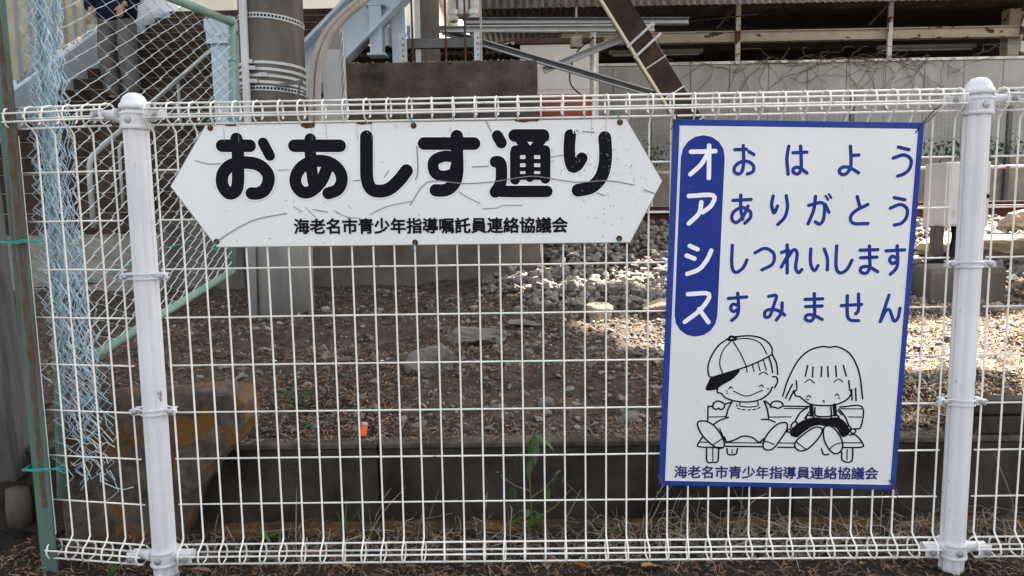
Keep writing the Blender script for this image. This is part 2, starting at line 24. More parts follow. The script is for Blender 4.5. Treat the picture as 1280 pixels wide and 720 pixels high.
LINE=[(0,0.0032,0,[(-0.1456,-0.0705),(-0.1512,-0.0747),(-0.1569,-0.0788),(-0.1624,-0.0832),(-0.1674,-0.0882),(-0.172,-0.0942),(-0.1762,-0.1008),(-0.1799,-0.1077),(-0.1831,-0.1145),(-0.1858,-0.1211),(-0.188,-0.1278),(-0.1896,-0.1344),(-0.1904,-0.1407),(-0.1904,-0.1472),(-0.1895,-0.1538),(-0.1881,-0.1596),(-0.1865,-0.1639),(-0.1847,-0.1661),(-0.1825,-0.1666),(-0.1801,-0.1665),(-0.1778,-0.1667)]),(0,0.0032,0,[(-0.1778,-0.1667),(-0.1731,-0.1651),(-0.1689,-0.1638),(-0.1636,-0.162),(-0.1554,-0.1593),(-0.1428,-0.1551),(-0.1271,-0.1498),(-0.1109,-0.1443),(-0.0968,-0.1391),(-0.0853,-0.1343),(-0.0751,-0.1296),(-0.0661,-0.1251),(-0.058,-0.121),(-0.0514,-0.1172),(-0.046,-0.1139),(-0.0412,-0.1106),(-0.0361,-0.1073)]),(0,0.0032,0,[(-0.0361,-0.1073),(-0.0364,-0.1027),(-0.0365,-0.098),(-0.037,-0.0934),(-0.0389,-0.0888),(-0.0422,-0.0841),(-0.0466,-0.0791),(-0.0519,-0.0746),(-0.058,-0.0707),(-0.0648,-0.0678),(-0.0725,-0.0654),(-0.0808,-0.0637),(-0.0895,-0.0627),(-0.0988,-0.0626),(-0.1087,-0.0634),(-0.1189,-0.0646),(-0.1289,-0.0656)]),(0,0.0052,0,[(-0.1443,-0.0734),(-0.1432,-0.0711),(-0.142,-0.0687),(-0.1408,-0.0665),(-0.1391,-0.0652),(-0.1367,-0.065),(-0.1338,-0.0655),(-0.131,-0.0664),(-0.1288,-0.0674),(-0.1271,-0.0684),(-0.1258,-0.0696),(-0.1251,-0.0709),(-0.1258,-0.0719),(-0.1281,-0.0727),(-0.1317,-0.0733),(-0.1359,-0.0739),(-0.1398,-0.0745)]),(0,0.0021,0,[(-0.1369,-0.0761),(-0.1418,-0.0818),(-0.1469,-0.0873),(-0.1517,-0.0931),(-0.1555,-0.0995),(-0.1584,-0.1071),(-0.1607,-0.1154),(-0.1621,-0.1237),(-0.1625,-0.1315),(-0.1614,-0.1384),(-0.1591,-0.1449),(-0.1563,-0.1512),(-0.1538,-0.1575)]),(0,0.0021,0,[(-0.1341,-0.0744),(-0.1286,-0.0827),(-0.123,-0.091),(-0.1176,-0.0993),(-0.1126,-0.1075),(-0.1082,-0.1155),(-0.1043,-0.1233),(-0.1006,-0.1312),(-0.0968,-0.1391)]),(0,0.0021,0,[(-0.1314,-0.072),(-0.1221,-0.0711),(-0.1126,-0.07),(-0.1034,-0.0693),(-0.0948,-0.0696),(-0.0867,-0.0711),(-0.0791,-0.0733),(-0.0721,-0.0765),(-0.0659,-0.0807),(-0.0608,-0.0863),(-0.0565,-0.0931),(-0.0526,-0.1004),(-0.0486,-0.1075)]),(0,0.0032,0,[(-0.1806,-0.1679),(-0.1819,-0.1704),(-0.1832,-0.1728),(-0.1845,-0.1754),(-0.1858,-0.1785),(-0.1876,-0.1828),(-0.1898,-0.1879),(-0.1914,-0.1927),(-0.1919,-0.1962),(-0.1906,-0.1979),(-0.1882,-0.1985),(-0.1852,-0.1985),(-0.182,-0.1983),(-0.1788,-0.198),(-0.1752,-0.1973),(-0.1715,-0.1965),(-0.1679,-0.1957)]),(0,0.0032,0,[(-0.164,-0.1945),(-0.1644,-0.1971),(-0.165,-0.1999),(-0.1652,-0.2025),(-0.1646,-0.2045),(-0.1629,-0.2055),(-0.1604,-0.2058),(-0.1576,-0.2062),(-0.1548,-0.2072),(-0.1525,-0.2093),(-0.1502,-0.2121),(-0.1476,-0.215),(-0.144,-0.2176),(-0.1393,-0.2198),(-0.1339,-0.222),(-0.1277,-0.2239),(-0.1208,-0.2254),(-0.1128,-0.2264),(-0.1039,-0.2272),(-0.0948,-0.2274),(-0.0864,-0.2271),(-0.0787,-0.2261),(-0.0714,-0.2246),(-0.0645,-0.2226),(-0.0582,-0.2201),(-0.0526,-0.217),(-0.0474,-0.2132),(-0.0429,-0.2092),(-0.0391,-0.2051),(-0.0364,-0.2011),(-0.0346,-0.1969),(-0.0331,-0.1927),(-0.0315,-0.1886)]),(0,0.0032,0,[(-0.0318,-0.1629),(-0.0294,-0.1629),(-0.0269,-0.1628),(-0.0246,-0.1629),(-0.0227,-0.1639),(-0.0212,-0.166),(-0.0199,-0.1689),(-0.0192,-0.1722),(-0.0192,-0.1755),(-0.0201,-0.179),(-0.0218,-0.1827),(-0.0238,-0.1865),(-0.0257,-0.1902)]),(0,0.0032,0,[(-0.0361,-0.1073),(-0.0331,-0.1126),(-0.03,-0.1178),(-0.0271,-0.1232),(-0.0247,-0.1291),(-0.023,-0.1356),(-0.0218,-0.1426),(-0.0208,-0.1498),(-0.0197,-0.1569)]),(0,0.0032,0,[(-0.0443,-0.1132),(-0.0424,-0.1179),(-0.0405,-0.1226),(-0.0386,-0.1274),(-0.037,-0.1322),(-0.0356,-0.1372),(-0.0345,-0.1422),(-0.0335,-0.1474),(-0.0324,-0.1525)]),(0,0.0021,0,[(-0.0569,-0.121),(-0.0481,-0.1469)]),(0,0.0021,0,[(-0.0689,-0.1299),(-0.0633,-0.1483)]),(0,0.0021,0,[(-0.0829,-0.133),(-0.078,-0.1504)]),(0,0.0021,0,[(-0.0967,-0.1408),(-0.0944,-0.1524)]),(0,0.0021,0,[(-0.0656,-0.1583),(-0.063,-0.1563),(-0.0605,-0.1542),(-0.0579,-0.1524),(-0.0552,-0.1517),(-0.0523,-0.1523),(-0.0494,-0.154),(-0.0464,-0.156),(-0.0435,-0.1579)]),(0,0.0021,0,[(-0.1366,-0.1952),(-0.1355,-0.1934),(-0.1344,-0.1915),(-0.1334,-0.19),(-0.1323,-0.1892),(-0.1312,-0.1896),(-0.1302,-0.1909),(-0.1291,-0.1924),(-0.1281,-0.1938)]),(0,0.0021,0,[(-0.0629,-0.188),(-0.0615,-0.1867),(-0.06,-0.1853),(-0.0587,-0.1842),(-0.0574,-0.1838),(-0.0562,-0.1844),(-0.0552,-0.1858),(-0.0542,-0.1875),(-0.0531,-0.189)]),(0,0.0021,0,[(-0.1249,-0.2008),(-0.117,-0.2044),(-0.1093,-0.2084),(-0.1013,-0.2115),(-0.0929,-0.2125),(-0.0838,-0.2106),(-0.0743,-0.2066),(-0.0646,-0.2017),(-0.0549,-0.1972)]),(0,0.0021,0,[(-0.142,-0.1999),(-0.1408,-0.2011)]),(0,0.0021,0,[(-0.1412,-0.2058),(-0.14,-0.2069)]),(0,0.0021,0,[(-0.0421,-0.1923),(-0.0409,-0.1934)]),(0,0.0021,0,[(-0.1064,-0.2269),(-0.1074,-0.2295),(-0.1088,-0.2323),(-0.1094,-0.2349),(-0.1082,-0.2369),(-0.1043,-0.2383),(-0.0984,-0.2394),(-0.0919,-0.2399),(-0.0857,-0.24),(-0.0796,-0.2396),(-0.0731,-0.2386),(-0.0675,-0.2373),(-0.0637,-0.2355),(-0.0625,-0.2332),(-0.0633,-0.2303),(-0.0648,-0.2273),(-0.066,-0.2244)]),(0,0.0021,0,[(-0.1158,-0.2329),(-0.1149,-0.2388)]),(0,0.0021,0,[(-0.113,-0.2435),(-0.1072,-0.2451)]),(0,0.0021,0,[(-0.1014,-0.2462),(-0.0951,-0.2467)]),(0,0.0021,0,[(-0.0882,-0.2471),(-0.0819,-0.247)]),(0,0.0021,0,[(-0.0751,-0.2463),(-0.0689,-0.245)]),(0,0.0021,0,[(-0.0633,-0.2431),(-0.0583,-0.2395)]),(0,0.0032,0,[(-0.1265,-0.2255),(-0.1289,-0.2303),(-0.1314,-0.2352),(-0.1338,-0.2401),(-0.1358,-0.2451),(-0.1373,-0.2502),(-0.1384,-0.2553),(-0.1394,-0.2606),(-0.1405,-0.2658)]),(0,0.0032,0,[(-0.1347,-0.2669),(-0.1401,-0.2688),(-0.1455,-0.2708),(-0.1508,-0.2728),(-0.1555,-0.2749),(-0.1595,-0.2774),(-0.1629,-0.28),(-0.1661,-0.2826),(-0.1694,-0.2853)]),(0,0.0032,0,[(-0.0495,-0.2241),(-0.0473,-0.2288),(-0.045,-0.2334),(-0.0429,-0.2382),(-0.041,-0.2433),(-0.0394,-0.2489),(-0.0381,-0.2548),(-0.0369,-0.2608),(-0.0356,-0.2668)]),(0,0.0032,0,[(-0.0521,-0.2701),(-0.0479,-0.2702),(-0.0437,-0.2702),(-0.0395,-0.2704),(-0.0354,-0.2709),(-0.0314,-0.272),(-0.0275,-0.2734),(-0.0236,-0.275),(-0.0196,-0.2765)]),(0,0.0032,0,[(-0.1742,-0.2428),(-0.1739,-0.2397),(-0.1737,-0.2365),(-0.1732,-0.2335),(-0.1719,-0.231),(-0.1696,-0.229),(-0.1665,-0.2273),(-0.163,-0.2263),(-0.1596,-0.2261),(-0.156,-0.227),(-0.152,-0.2288),(-0.1485,-0.2311),(-0.1461,-0.2335),(-0.1452,-0.2361),(-0.1453,-0.239),(-0.1462,-0.2419),(-0.1473,-0.2441),(-0.1488,-0.2455),(-0.151,-0.2465),(-0.1532,-0.247),(-0.1551,-0.2472),(-0.1565,-0.2466),(-0.1576,-0.2454),(-0.1586,-0.2442),(-0.1599,-0.2437),(-0.1614,-0.2443),(-0.163,-0.2456),(-0.1648,-0.2469),(-0.1666,-0.2474),(-0.1684,-0.2468),(-0.1703,-0.2456),(-0.1723,-0.2442),(-0.1742,-0.2428)]),(0,0.0032,0,[(-0.1444,-0.2334),(-0.1275,-0.2278)]),(0,0.0032,0,[(-0.0333,-0.2379),(-0.0325,-0.235),(-0.0318,-0.2321),(-0.0309,-0.2294),(-0.0293,-0.2272),(-0.0268,-0.2256),(-0.0236,-0.2244),(-0.0202,-0.2237),(-0.017,-0.2235),(-0.0138,-0.2239),(-0.0105,-0.225),(-0.0075,-0.2264),(-0.0053,-0.228),(-0.0039,-0.2298),(-0.0031,-0.232),(-0.003,-0.2342),(-0.0037,-0.2362),(-0.0055,-0.2379),(-0.0083,-0.2396),(-0.0114,-0.2409),(-0.0142,-0.2416),(-0.0165,-0.2415),(-0.0186,-0.2406),(-0.0207,-0.2395),(-0.0229,-0.2389),(-0.0254,-0.2387),(-0.028,-0.2388),(-0.0306,-0.2389),(-0.0332,-0.2391)]),(0,0.0032,0,[(-0.0466,-0.224),(-0.0347,-0.2332)]),(0,0.0032,1,[(-0.2086,-0.2801),(-0.2055,-0.2781),(-0.2007,-0.277),(-0.1952,-0.2767),(-0.1898,-0.2773),(-0.1845,-0.279),(-0.1788,-0.2815),(-0.1732,-0.2849),(-0.168,-0.2888),(-0.1633,-0.2935),(-0.1587,-0.299),(-0.1546,-0.3048),(-0.1509,-0.3104),(-0.1477,-0.3158),(-0.1448,-0.3213),(-0.1426,-0.3264),(-0.1413,-0.3311),(-0.1409,-0.3352),(-0.1413,-0.339),(-0.1425,-0.3421),(-0.1447,-0.3442),(-0.1477,-0.3455),(-0.1517,-0.3461),(-0.1565,-0.3455),(-0.162,-0.3434),(-0.1687,-0.3391),(-0.1765,-0.3331),(-0.1842,-0.3264),(-0.1907,-0.3201),(-0.1958,-0.3141),(-0.2001,-0.3079),(-0.2035,-0.302),(-0.2062,-0.2966),(-0.2082,-0.2917),(-0.2095,-0.287),(-0.2098,-0.2831)]),(0,0.0021,0,[(-0.1703,-0.3376),(-0.1674,-0.3358),(-0.1646,-0.3341),(-0.1617,-0.3323),(-0.1586,-0.3302),(-0.1553,-0.3277),(-0.1518,-0.3249),(-0.1483,-0.322),(-0.1447,-0.3192)]),(0,0.0032,1,[(0.0079,-0.2778),(0.0101,-0.2803),(0.0112,-0.2841),(0.0113,-0.2888),(0.0106,-0.2937),(0.0087,-0.2989),(0.0058,-0.3046),(0.0023,-0.3106),(-0.0013,-0.3165),(-0.005,-0.3228),(-0.009,-0.3295),(-0.0132,-0.3357),(-0.0171,-0.3406),(-0.0207,-0.344),(-0.0242,-0.3462),(-0.0276,-0.3475),(-0.0311,-0.348),(-0.0348,-0.3479),(-0.0388,-0.3469),(-0.0422,-0.345),(-0.0446,-0.3423),(-0.0457,-0.3386),(-0.0459,-0.3339),(-0.0453,-0.3287),(-0.0439,-0.3233),(-0.0417,-0.3175),(-0.0386,-0.3112),(-0.0349,-0.305),(-0.0309,-0.2993),(-0.0266,-0.294),(-0.0219,-0.2889),(-0.0169,-0.2845),(-0.0119,-0.2811),(-0.0066,-0.2788),(-0.001,-0.2773),(0.0042,-0.2769)]),(0,0.0021,0,[(-0.0438,-0.3262),(-0.0409,-0.3265),(-0.0381,-0.3268),(-0.0352,-0.3271),(-0.0322,-0.3278),(-0.029,-0.3289),(-0.0256,-0.3304),(-0.0221,-0.332),(-0.0187,-0.3335)]),(0,0.0032,0,[(-0.142,-0.3162),(-0.1406,-0.3197),(-0.1393,-0.3235),(-0.1377,-0.3267),(-0.1351,-0.3286),(-0.1311,-0.3286),(-0.1262,-0.3274),(-0.1209,-0.3255),(-0.1158,-0.3234),(-0.111,-0.321),(-0.1062,-0.318),(-0.1013,-0.3152),(-0.0962,-0.3135),(-0.0905,-0.3132),(-0.0844,-0.3138),(-0.0784,-0.315),(-0.073,-0.3167),(-0.0683,-0.3195),(-0.064,-0.3233),(-0.06,-0.3267),(-0.0563,-0.3283),(-0.053,-0.3273),(-0.05,-0.3247),(-0.0471,-0.3214),(-0.0442,-0.3185)]),(0,0.0021,0,[(-0.1545,-0.2956),(-0.1449,-0.3162)]),(1,0.0032,0,[(-0.0045,-0.2115),(-0.0021,-0.201),(0.0001,-0.1906),(0.0027,-0.1801),(0.0061,-0.1692),(0.0105,-0.1574),(0.0156,-0.1448),(0.0212,-0.1328),(0.0271,-0.1224),(0.0332,-0.1139),(0.0398,-0.1068),(0.0467,-0.1009),(0.0537,-0.0959),(0.0614,-0.092),(0.0696,-0.0893),(0.0774,-0.0874),(0.0842,-0.0861),(0.0893,-0.0858),(0.0934,-0.0863),(0.0971,-0.0872),(0.1012,-0.0876),(0.1057,-0.087),(0.1103,-0.086),(0.1152,-0.0854),(0.1209,-0.0861),(0.1277,-0.0883),(0.1355,-0.0916),(0.1432,-0.0959),(0.1501,-0.1011),(0.156,-0.1075),(0.1614,-0.1151),(0.1661,-0.1232),(0.1704,-0.1314),(0.1739,-0.1395),(0.1768,-0.1476),(0.1794,-0.1564),(0.1819,-0.1661),(0.1842,-0.1772),(0.1863,-0.1894),(0.1883,-0.202),(0.1904,-0.2144)]),(1,0.0032,0,[(0.0516,-0.1335),(0.0475,-0.1598)]),(1,0.0032,0,[(0.0648,-0.1374),(0.0652,-0.1612)]),(1,0.0032,0,[(0.0857,-0.1358),(0.0862,-0.1608)]),(1,0.0032,0,[(0.1004,-0.1356),(0.1032,-0.1605)]),(1,0.0032,0,[(0.1195,-0.1335),(0.123,-0.1602)]),(1,0.0032,0,[(0.1381,-0.132),(0.1467,-0.158)]),(1,0.0032,0,[(0.0175,-0.1807),(0.0026,-0.2161)]),(1,0.0032,0,[(0.0214,-0.197),(0.012,-0.2206)]),(1,0.0032,0,[(0.0261,-0.1718),(0.0289,-0.1893)]),(1,0.0032,0,[(0.1537,-0.1695),(0.1567,-0.1869)]),(1,0.0032,0,[(0.162,-0.1909),(0.1651,-0.2178)]),(1,0.0032,0,[(0.1715,-0.1884),(0.1748,-0.2188)]),(1,0.0032,0,[(0.0286,-0.1933),(0.027,-0.1952),(0.0254,-0.1971),(0.024,-0.1991),(0.0233,-0.201),(0.0235,-0.2033),(0.0243,-0.2057),(0.0256,-0.208),(0.0273,-0.2098),(0.0293,-0.2106),(0.0317,-0.2107),(0.0347,-0.2111),(0.0383,-0.2125),(0.0427,-0.2157),(0.0478,-0.2201),(0.0534,-0.2245),(0.0592,-0.228),(0.0651,-0.23),(0.0713,-0.2314),(0.078,-0.2322),(0.0851,-0.2328),(0.0933,-0.2331),(0.1023,-0.233),(0.1112,-0.2326),(0.1193,-0.2316),(0.1264,-0.2299),(0.1331,-0.2276),(0.1391,-0.225),(0.1443,-0.2223),(0.1487,-0.2195),(0.1523,-0.2165),(0.1553,-0.2134),(0.1577,-0.2103),(0.1595,-0.2073),(0.1607,-0.2042),(0.1613,-0.2012),(0.1614,-0.1985),(0.1608,-0.1964),(0.1595,-0.1945),(0.1578,-0.1928),(0.1564,-0.191)]),(1,0.0021,0,[(0.0474,-0.1755),(0.0501,-0.1733),(0.0528,-0.1709),(0.0555,-0.169),(0.0583,-0.1683),(0.0612,-0.1692),(0.0641,-0.1713),(0.0672,-0.1739),(0.0701,-0.1762)]),(1,0.0021,0,[(0.1182,-0.1731),(0.121,-0.1709),(0.1237,-0.1686),(0.1264,-0.1667),(0.1291,-0.1659),(0.1317,-0.1666),(0.1342,-0.1684),(0.1367,-0.1706),(0.1392,-0.1727)]),(1,0.0021,0,[(0.0542,-0.2128),(0.0553,-0.2114),(0.0563,-0.2098),(0.0573,-0.2086),(0.0585,-0.208),(0.0599,-0.2085),(0.0614,-0.2097),(0.0629,-0.2112),(0.0645,-0.2126)]),(1,0.0021,0,[(0.1233,-0.2068),(0.1244,-0.2056),(0.1255,-0.2042),(0.1265,-0.2031),(0.1276,-0.2027),(0.1287,-0.2032),(0.1297,-0.2044),(0.1308,-0.2059),(0.1319,-0.2073)]),(1,0.0035,0,[(0.0958,-0.2208),(0.0971,-0.2232)]),(1,0.0021,0,[(0.0528,-0.2175),(0.0546,-0.2181)]),(1,0.0021,0,[(0.057,-0.2198),(0.0592,-0.2186)]),(1,0.0021,0,[(0.1322,-0.2125),(0.1352,-0.2137)]),(1,0.0032,0,[(0.0758,-0.2382),(0.0759,-0.2429),(0.0758,-0.2479),(0.076,-0.2524),(0.0769,-0.2559),(0.0785,-0.258),(0.0805,-0.2593),(0.0832,-0.2599),(0.0869,-0.2604),(0.0925,-0.2607),(0.0995,-0.2608),(0.1063,-0.2605),(0.1115,-0.2599),(0.1143,-0.2594),(0.1158,-0.2587),(0.1165,-0.2574),(0.1168,-0.2551),(0.1168,-0.2514),(0.1161,-0.2466),(0.1152,-0.2414),(0.1145,-0.2363)]),(1,0.0092,0,[(0.0665,-0.2349),(0.069,-0.2572)]),(1,0.0086,0,[(0.1227,-0.2315),(0.1265,-0.255)]),(1,0.0032,1,[(0.0563,-0.2639),(0.0564,-0.2625),(0.0569,-0.2609),(0.0578,-0.2595),(0.0594,-0.2586),(0.0621,-0.2579),(0.0657,-0.2576),(0.0693,-0.2577),(0.0719,-0.2583),(0.0736,-0.2599),(0.0746,-0.2621),(0.075,-0.2646),(0.0747,-0.2665),(0.0736,-0.268),(0.0716,-0.2693),(0.0692,-0.2702),(0.067,-0.2708),(0.0649,-0.2709),(0.0626,-0.2706),(0.0605,-0.27),(0.0589,-0.2692),(0.0577,-0.2681),(0.0569,-0.2668),(0.0564,-0.2653)]),(1,0.0032,1,[(0.1167,-0.2622),(0.117,-0.2607),(0.1182,-0.2593),(0.12,-0.2581),(0.1221,-0.2574),(0.1248,-0.257),(0.1281,-0.257),(0.1313,-0.2574),(0.1336,-0.2584),(0.135,-0.2603),(0.1359,-0.263),(0.136,-0.2657),(0.1354,-0.2678),(0.1337,-0.269),(0.131,-0.2698),(0.1279,-0.2701),(0.1252,-0.2697),(0.1227,-0.2684),(0.12,-0.2664),(0.1179,-0.2641)]),(1,0.0032,0,[(0.0581,-0.2374),(0.0536,-0.2408),(0.049,-0.2442),(0.0446,-0.2477),(0.0407,-0.2518),(0.0374,-0.2567),(0.0347,-0.2621),(0.0321,-0.2677),(0.0294,-0.2733)]),(1,0.0021,0,[(0.0622,-0.2491),(0.0519,-0.2669)]),(1,0.0032,0,[(0.1341,-0.2401),(0.1384,-0.2451),(0.1429,-0.2501),(0.1471,-0.2552),(0.1509,-0.2604),(0.154,-0.2658),(0.1566,-0.2714),(0.159,-0.277),(0.1616,-0.2826)]),(1,0.0021,0,[(0.1315,-0.2443),(0.1426,-0.2558)]),(1,0.0032,1,[(0.0206,-0.2894),(0.0203,-0.2874),(0.0207,-0.2846),(0.0216,-0.2817),(0.0229,-0.2793),(0.0248,-0.2774),(0.0273,-0.2758),(0.0298,-0.2747),(0.0318,-0.2744),(0.0331,-0.2753),(0.034,-0.2771),(0.0345,-0.2793),(0.0345,-0.2815),(0.0337,-0.2838),(0.0323,-0.2865),(0.0305,-0.2889),(0.0287,-0.2904),(0.0266,-0.2911),(0.0242,-0.2911),(0.022,-0.2905)]),(1,0.0032,1,[(0.0114,-0.2985),(0.0122,-0.2971),(0.0136,-0.2955),(0.0154,-0.2942),(0.0169,-0.2936),(0.0184,-0.2941),(0.0201,-0.2954),(0.0214,-0.297),(0.0218,-0.2983),(0.0208,-0.2994),(0.019,-0.3006),(0.0168,-0.3016),(0.0151,-0.302),(0.0138,-0.3016),(0.0125,-0.3007),(0.0116,-0.2996)]),(1,0.0032,1,[(0.155,-0.2863),(0.1557,-0.2848),(0.1575,-0.2835),(0.1597,-0.2827),(0.1616,-0.2826),(0.1633,-0.2837),(0.1652,-0.2856),(0.1666,-0.2878),(0.1672,-0.2896),(0.1665,-0.2913),(0.165,-0.293),(0.163,-0.2942),(0.1612,-0.2945),(0.1594,-0.2932),(0.1573,-0.2909),(0.1556,-0.2883)]),(1,0.0032,1,[(0.1659,-0.2956),(0.1668,-0.2937),(0.1688,-0.2917),(0.1713,-0.2902),(0.1735,-0.2895),(0.1754,-0.2901),(0.1774,-0.2916),(0.179,-0.2935),(0.1796,-0.2953),(0.1789,-0.2974),(0.1773,-0.2997),(0.1752,-0.3017),(0.1732,-0.3025),(0.1711,-0.3018),(0.1687,-0.2999),(0.1667,-0.2976)]),(1,0.0032,1,[(0.0951,-0.2898),(0.0967,-0.2923),(0.0972,-0.2957),(0.0967,-0.2997),(0.0955,-0.304),(0.0933,-0.3088),(0.0902,-0.3142),(0.0865,-0.3198),(0.0825,-0.325),(0.0781,-0.3302),(0.0733,-0.3355),(0.0683,-0.3402),(0.0636,-0.3439),(0.0591,-0.3463),(0.0547,-0.3478),(0.0505,-0.3485),(0.0466,-0.3484),(0.0427,-0.3473),(0.0389,-0.3453),(0.0356,-0.3426),(0.0334,-0.3397),(0.0323,-0.3364),(0.032,-0.3327),(0.0328,-0.3286),(0.0348,-0.3242),(0.0385,-0.3192),(0.0438,-0.3138),(0.0496,-0.3085),(0.0553,-0.3036),(0.0608,-0.299),(0.0665,-0.2946),(0.072,-0.2909),(0.0773,-0.2883),(0.0824,-0.2872),(0.0875,-0.2872),(0.092,-0.2881)]),(1,0.0021,0,[(0.0348,-0.3248),(0.0375,-0.3269),(0.04,-0.329),(0.0427,-0.3312),(0.0457,-0.3335),(0.049,-0.336),(0.0527,-0.3386),(0.0564,-0.3413),(0.0601,-0.3439)]),(1,0.0032,1,[(0.1003,-0.2909),(0.1025,-0.287),(0.1059,-0.2846),(0.11,-0.2834),(0.1142,-0.2835),(0.1185,-0.2849),(0.1233,-0.2876),(0.1281,-0.2914),(0.1327,-0.2962),(0.1374,-0.3026),(0.1422,-0.3104),(0.1463,-0.3184),(0.149,-0.3256),(0.1501,-0.3317),(0.1499,-0.3373),(0.1488,-0.3423),(0.147,-0.3464),(0.1444,-0.3498),(0.1409,-0.3524),(0.137,-0.3541),(0.1332,-0.3545),(0.1295,-0.3535),(0.1257,-0.3512),(0.1219,-0.348),(0.1181,-0.344),(0.1143,-0.3392),(0.1103,-0.3334),(0.1068,-0.3271),(0.104,-0.3205),(0.1019,-0.313),(0.1004,-0.3047),(0.0998,-0.2968)]),(1,0.0021,0,[(0.1197,-0.341),(0.1225,-0.3383),(0.1253,-0.3355),(0.1283,-0.3329),(0.1316,-0.3307),(0.1355,-0.329),(0.1397,-0.3278),(0.1441,-0.3267),(0.1485,-0.3256)]),(2,0.0032,0,[(-0.1857,-0.2418),(-0.1847,-0.2755)]),(2,0.0032,0,[(-0.1858,-0.2407),(-0.1755,-0.2393)]),(2,0.0021,0,[(-0.1828,-0.2672),(-0.1417,-0.2652)]),(2,0.0032,0,[(-0.0002,-0.2361),(0.0625,-0.2361)]),(2,0.0021,0,[(0.0012,-0.2419),(0.0572,-0.2415)]),(2,0.0021,0,[(-0.0358,-0.2644),(0.0185,-0.2628)]),(2,0.0032,0,[(0.1367,-0.2359),(0.1514,-0.2342),(0.167,-0.2316),(0.1809,-0.2306),(0.1907,-0.2338),(0.1949,-0.2438),(0.1953,-0.2586),(0.1935,-0.2737),(0.1914,-0.2844),(0.189,-0.289),(0.1854,-0.2901),(0.1813,-0.2897),(0.1775,-0.29)]),(2,0.0021,0,[(0.1398,-0.24),(0.1894,-0.2397)]),(2,0.0021,0,[(0.1583,-0.2603),(0.1908,-0.2602)]),(2,0.0032,0,[(-0.1954,-0.3178),(-0.1978,-0.3215),(-0.2003,-0.3253),(-0.2025,-0.3289),(-0.204,-0.3322),(-0.2057,-0.3354),(-0.2077,-0.3385),(-0.2075,-0.3411),(-0.2029,-0.343),(-0.1922,-0.3438),(-0.1769,-0.3439),(-0.1597,-0.3437),(-0.1435,-0.3436)]),(2,0.0032,0,[(-0.1379,-0.3405),(-0.0459,-0.34)]),(2,0.0032,0,[(-0.0085,-0.3405),(0.0346,-0.3402)]),(2,0.0032,0,[(0.1493,-0.3381),(0.1618,-0.3379),(0.1748,-0.3378),(0.1866,-0.3375),(0.1951,-0.3366),(0.1996,-0.3352),(0.2011,-0.3333),(0.2007,-0.3309),(0.1991,-0.3276),(0.1959,-0.3226),(0.191,-0.3162),(0.1854,-0.3101),(0.1804,-0.306),(0.1762,-0.3045),(0.1722,-0.3048),(0.1683,-0.3057),(0.1643,-0.3063)]),(2,0.0021,0,[(-0.2006,-0.331),(-0.1798,-0.3312)]),(2,0.0021,0,[(-0.1396,-0.331),(-0.0453,-0.3304)]),(2,0.0021,0,[(-0.0091,-0.3297),(0.0328,-0.329)]),(2,0.0021,0,[(0.1497,-0.3261),(0.1972,-0.3252)]),(2,0.0032,0,[(-0.1844,-0.3456),(-0.1839,-0.355),(-0.1837,-0.365),(-0.1831,-0.3739),(-0.1816,-0.3802),(-0.1789,-0.3831),(-0.1752,-0.3834),(-0.1713,-0.3825),(-0.1677,-0.3818),(-0.1641,-0.3821),(-0.1605,-0.3826),(-0.1574,-0.382),(-0.1551,-0.3791),(-0.1541,-0.373),(-0.154,-0.3646),(-0.1543,-0.3551),(-0.1544,-0.3462)]),(2,0.0021,0,[(-0.1688,-0.3465),(-0.1673,-0.3776)]),(2,0.0032,0,[(-0.1342,-0.3464),(-0.1336,-0.3503),(-0.1333,-0.3545),(-0.1325,-0.3582),(-0.1306,-0.3607),(-0.1267,-0.362),(-0.1214,-0.3623),(-0.1161,-0.3618),(-0.1122,-0.3604),(-0.1102,-0.3577),(-0.1093,-0.354),(-0.1089,-0.3499),(-0.1083,-0.3459)]),(2,0.0021,0,[(-0.1214,-0.3486),(-0.1209,-0.3581)]),(2,0.0032,0,[(0.0985,-0.3426),(0.0999,-0.3465),(0.1012,-0.3506),(0.1026,-0.3543),(0.1046,-0.3568),(0.1073,-0.3576),(0.1105,-0.3573),(0.1139,-0.3565),(0.1172,-0.356)]),(2,0.0032,0,[(0.149,-0.3506),(0.1494,-0.3562),(0.1494,-0.3622),(0.15,-0.3676),(0.1522,-0.3714),(0.157,-0.3739),(0.1636,-0.3754),(0.1701,-0.3753),(0.1747,-0.3728),(0.1764,-0.3671),(0.1764,-0.3587),(0.1757,-0.3494),(0.1753,-0.3405)]),(2,0.0021,0,[(0.1617,-0.3432),(0.1629,-0.3688)])]
BRIM=[(-0.1778,-0.1667),(-0.1712,-0.1644),(-0.1627,-0.1628),(-0.1525,-0.1604),(-0.1382,-0.1551),(-0.1222,-0.149),(-0.1123,-0.1469),(-0.1126,-0.1517),(-0.119,-0.1605),(-0.1265,-0.1687),(-0.1343,-0.1747),(-0.1433,-0.18),(-0.1513,-0.1849),(-0.1575,-0.1896),(-0.1628,-0.1938),(-0.1679,-0.1969),(-0.1729,-0.1983),(-0.1777,-0.1985),(-0.182,-0.1983),(-0.1862,-0.1984),(-0.1898,-0.1981),(-0.1919,-0.1962),(-0.1914,-0.1916),(-0.1894,-0.1855),(-0.1869,-0.1797),(-0.1848,-0.1749),(-0.1822,-0.1704)]
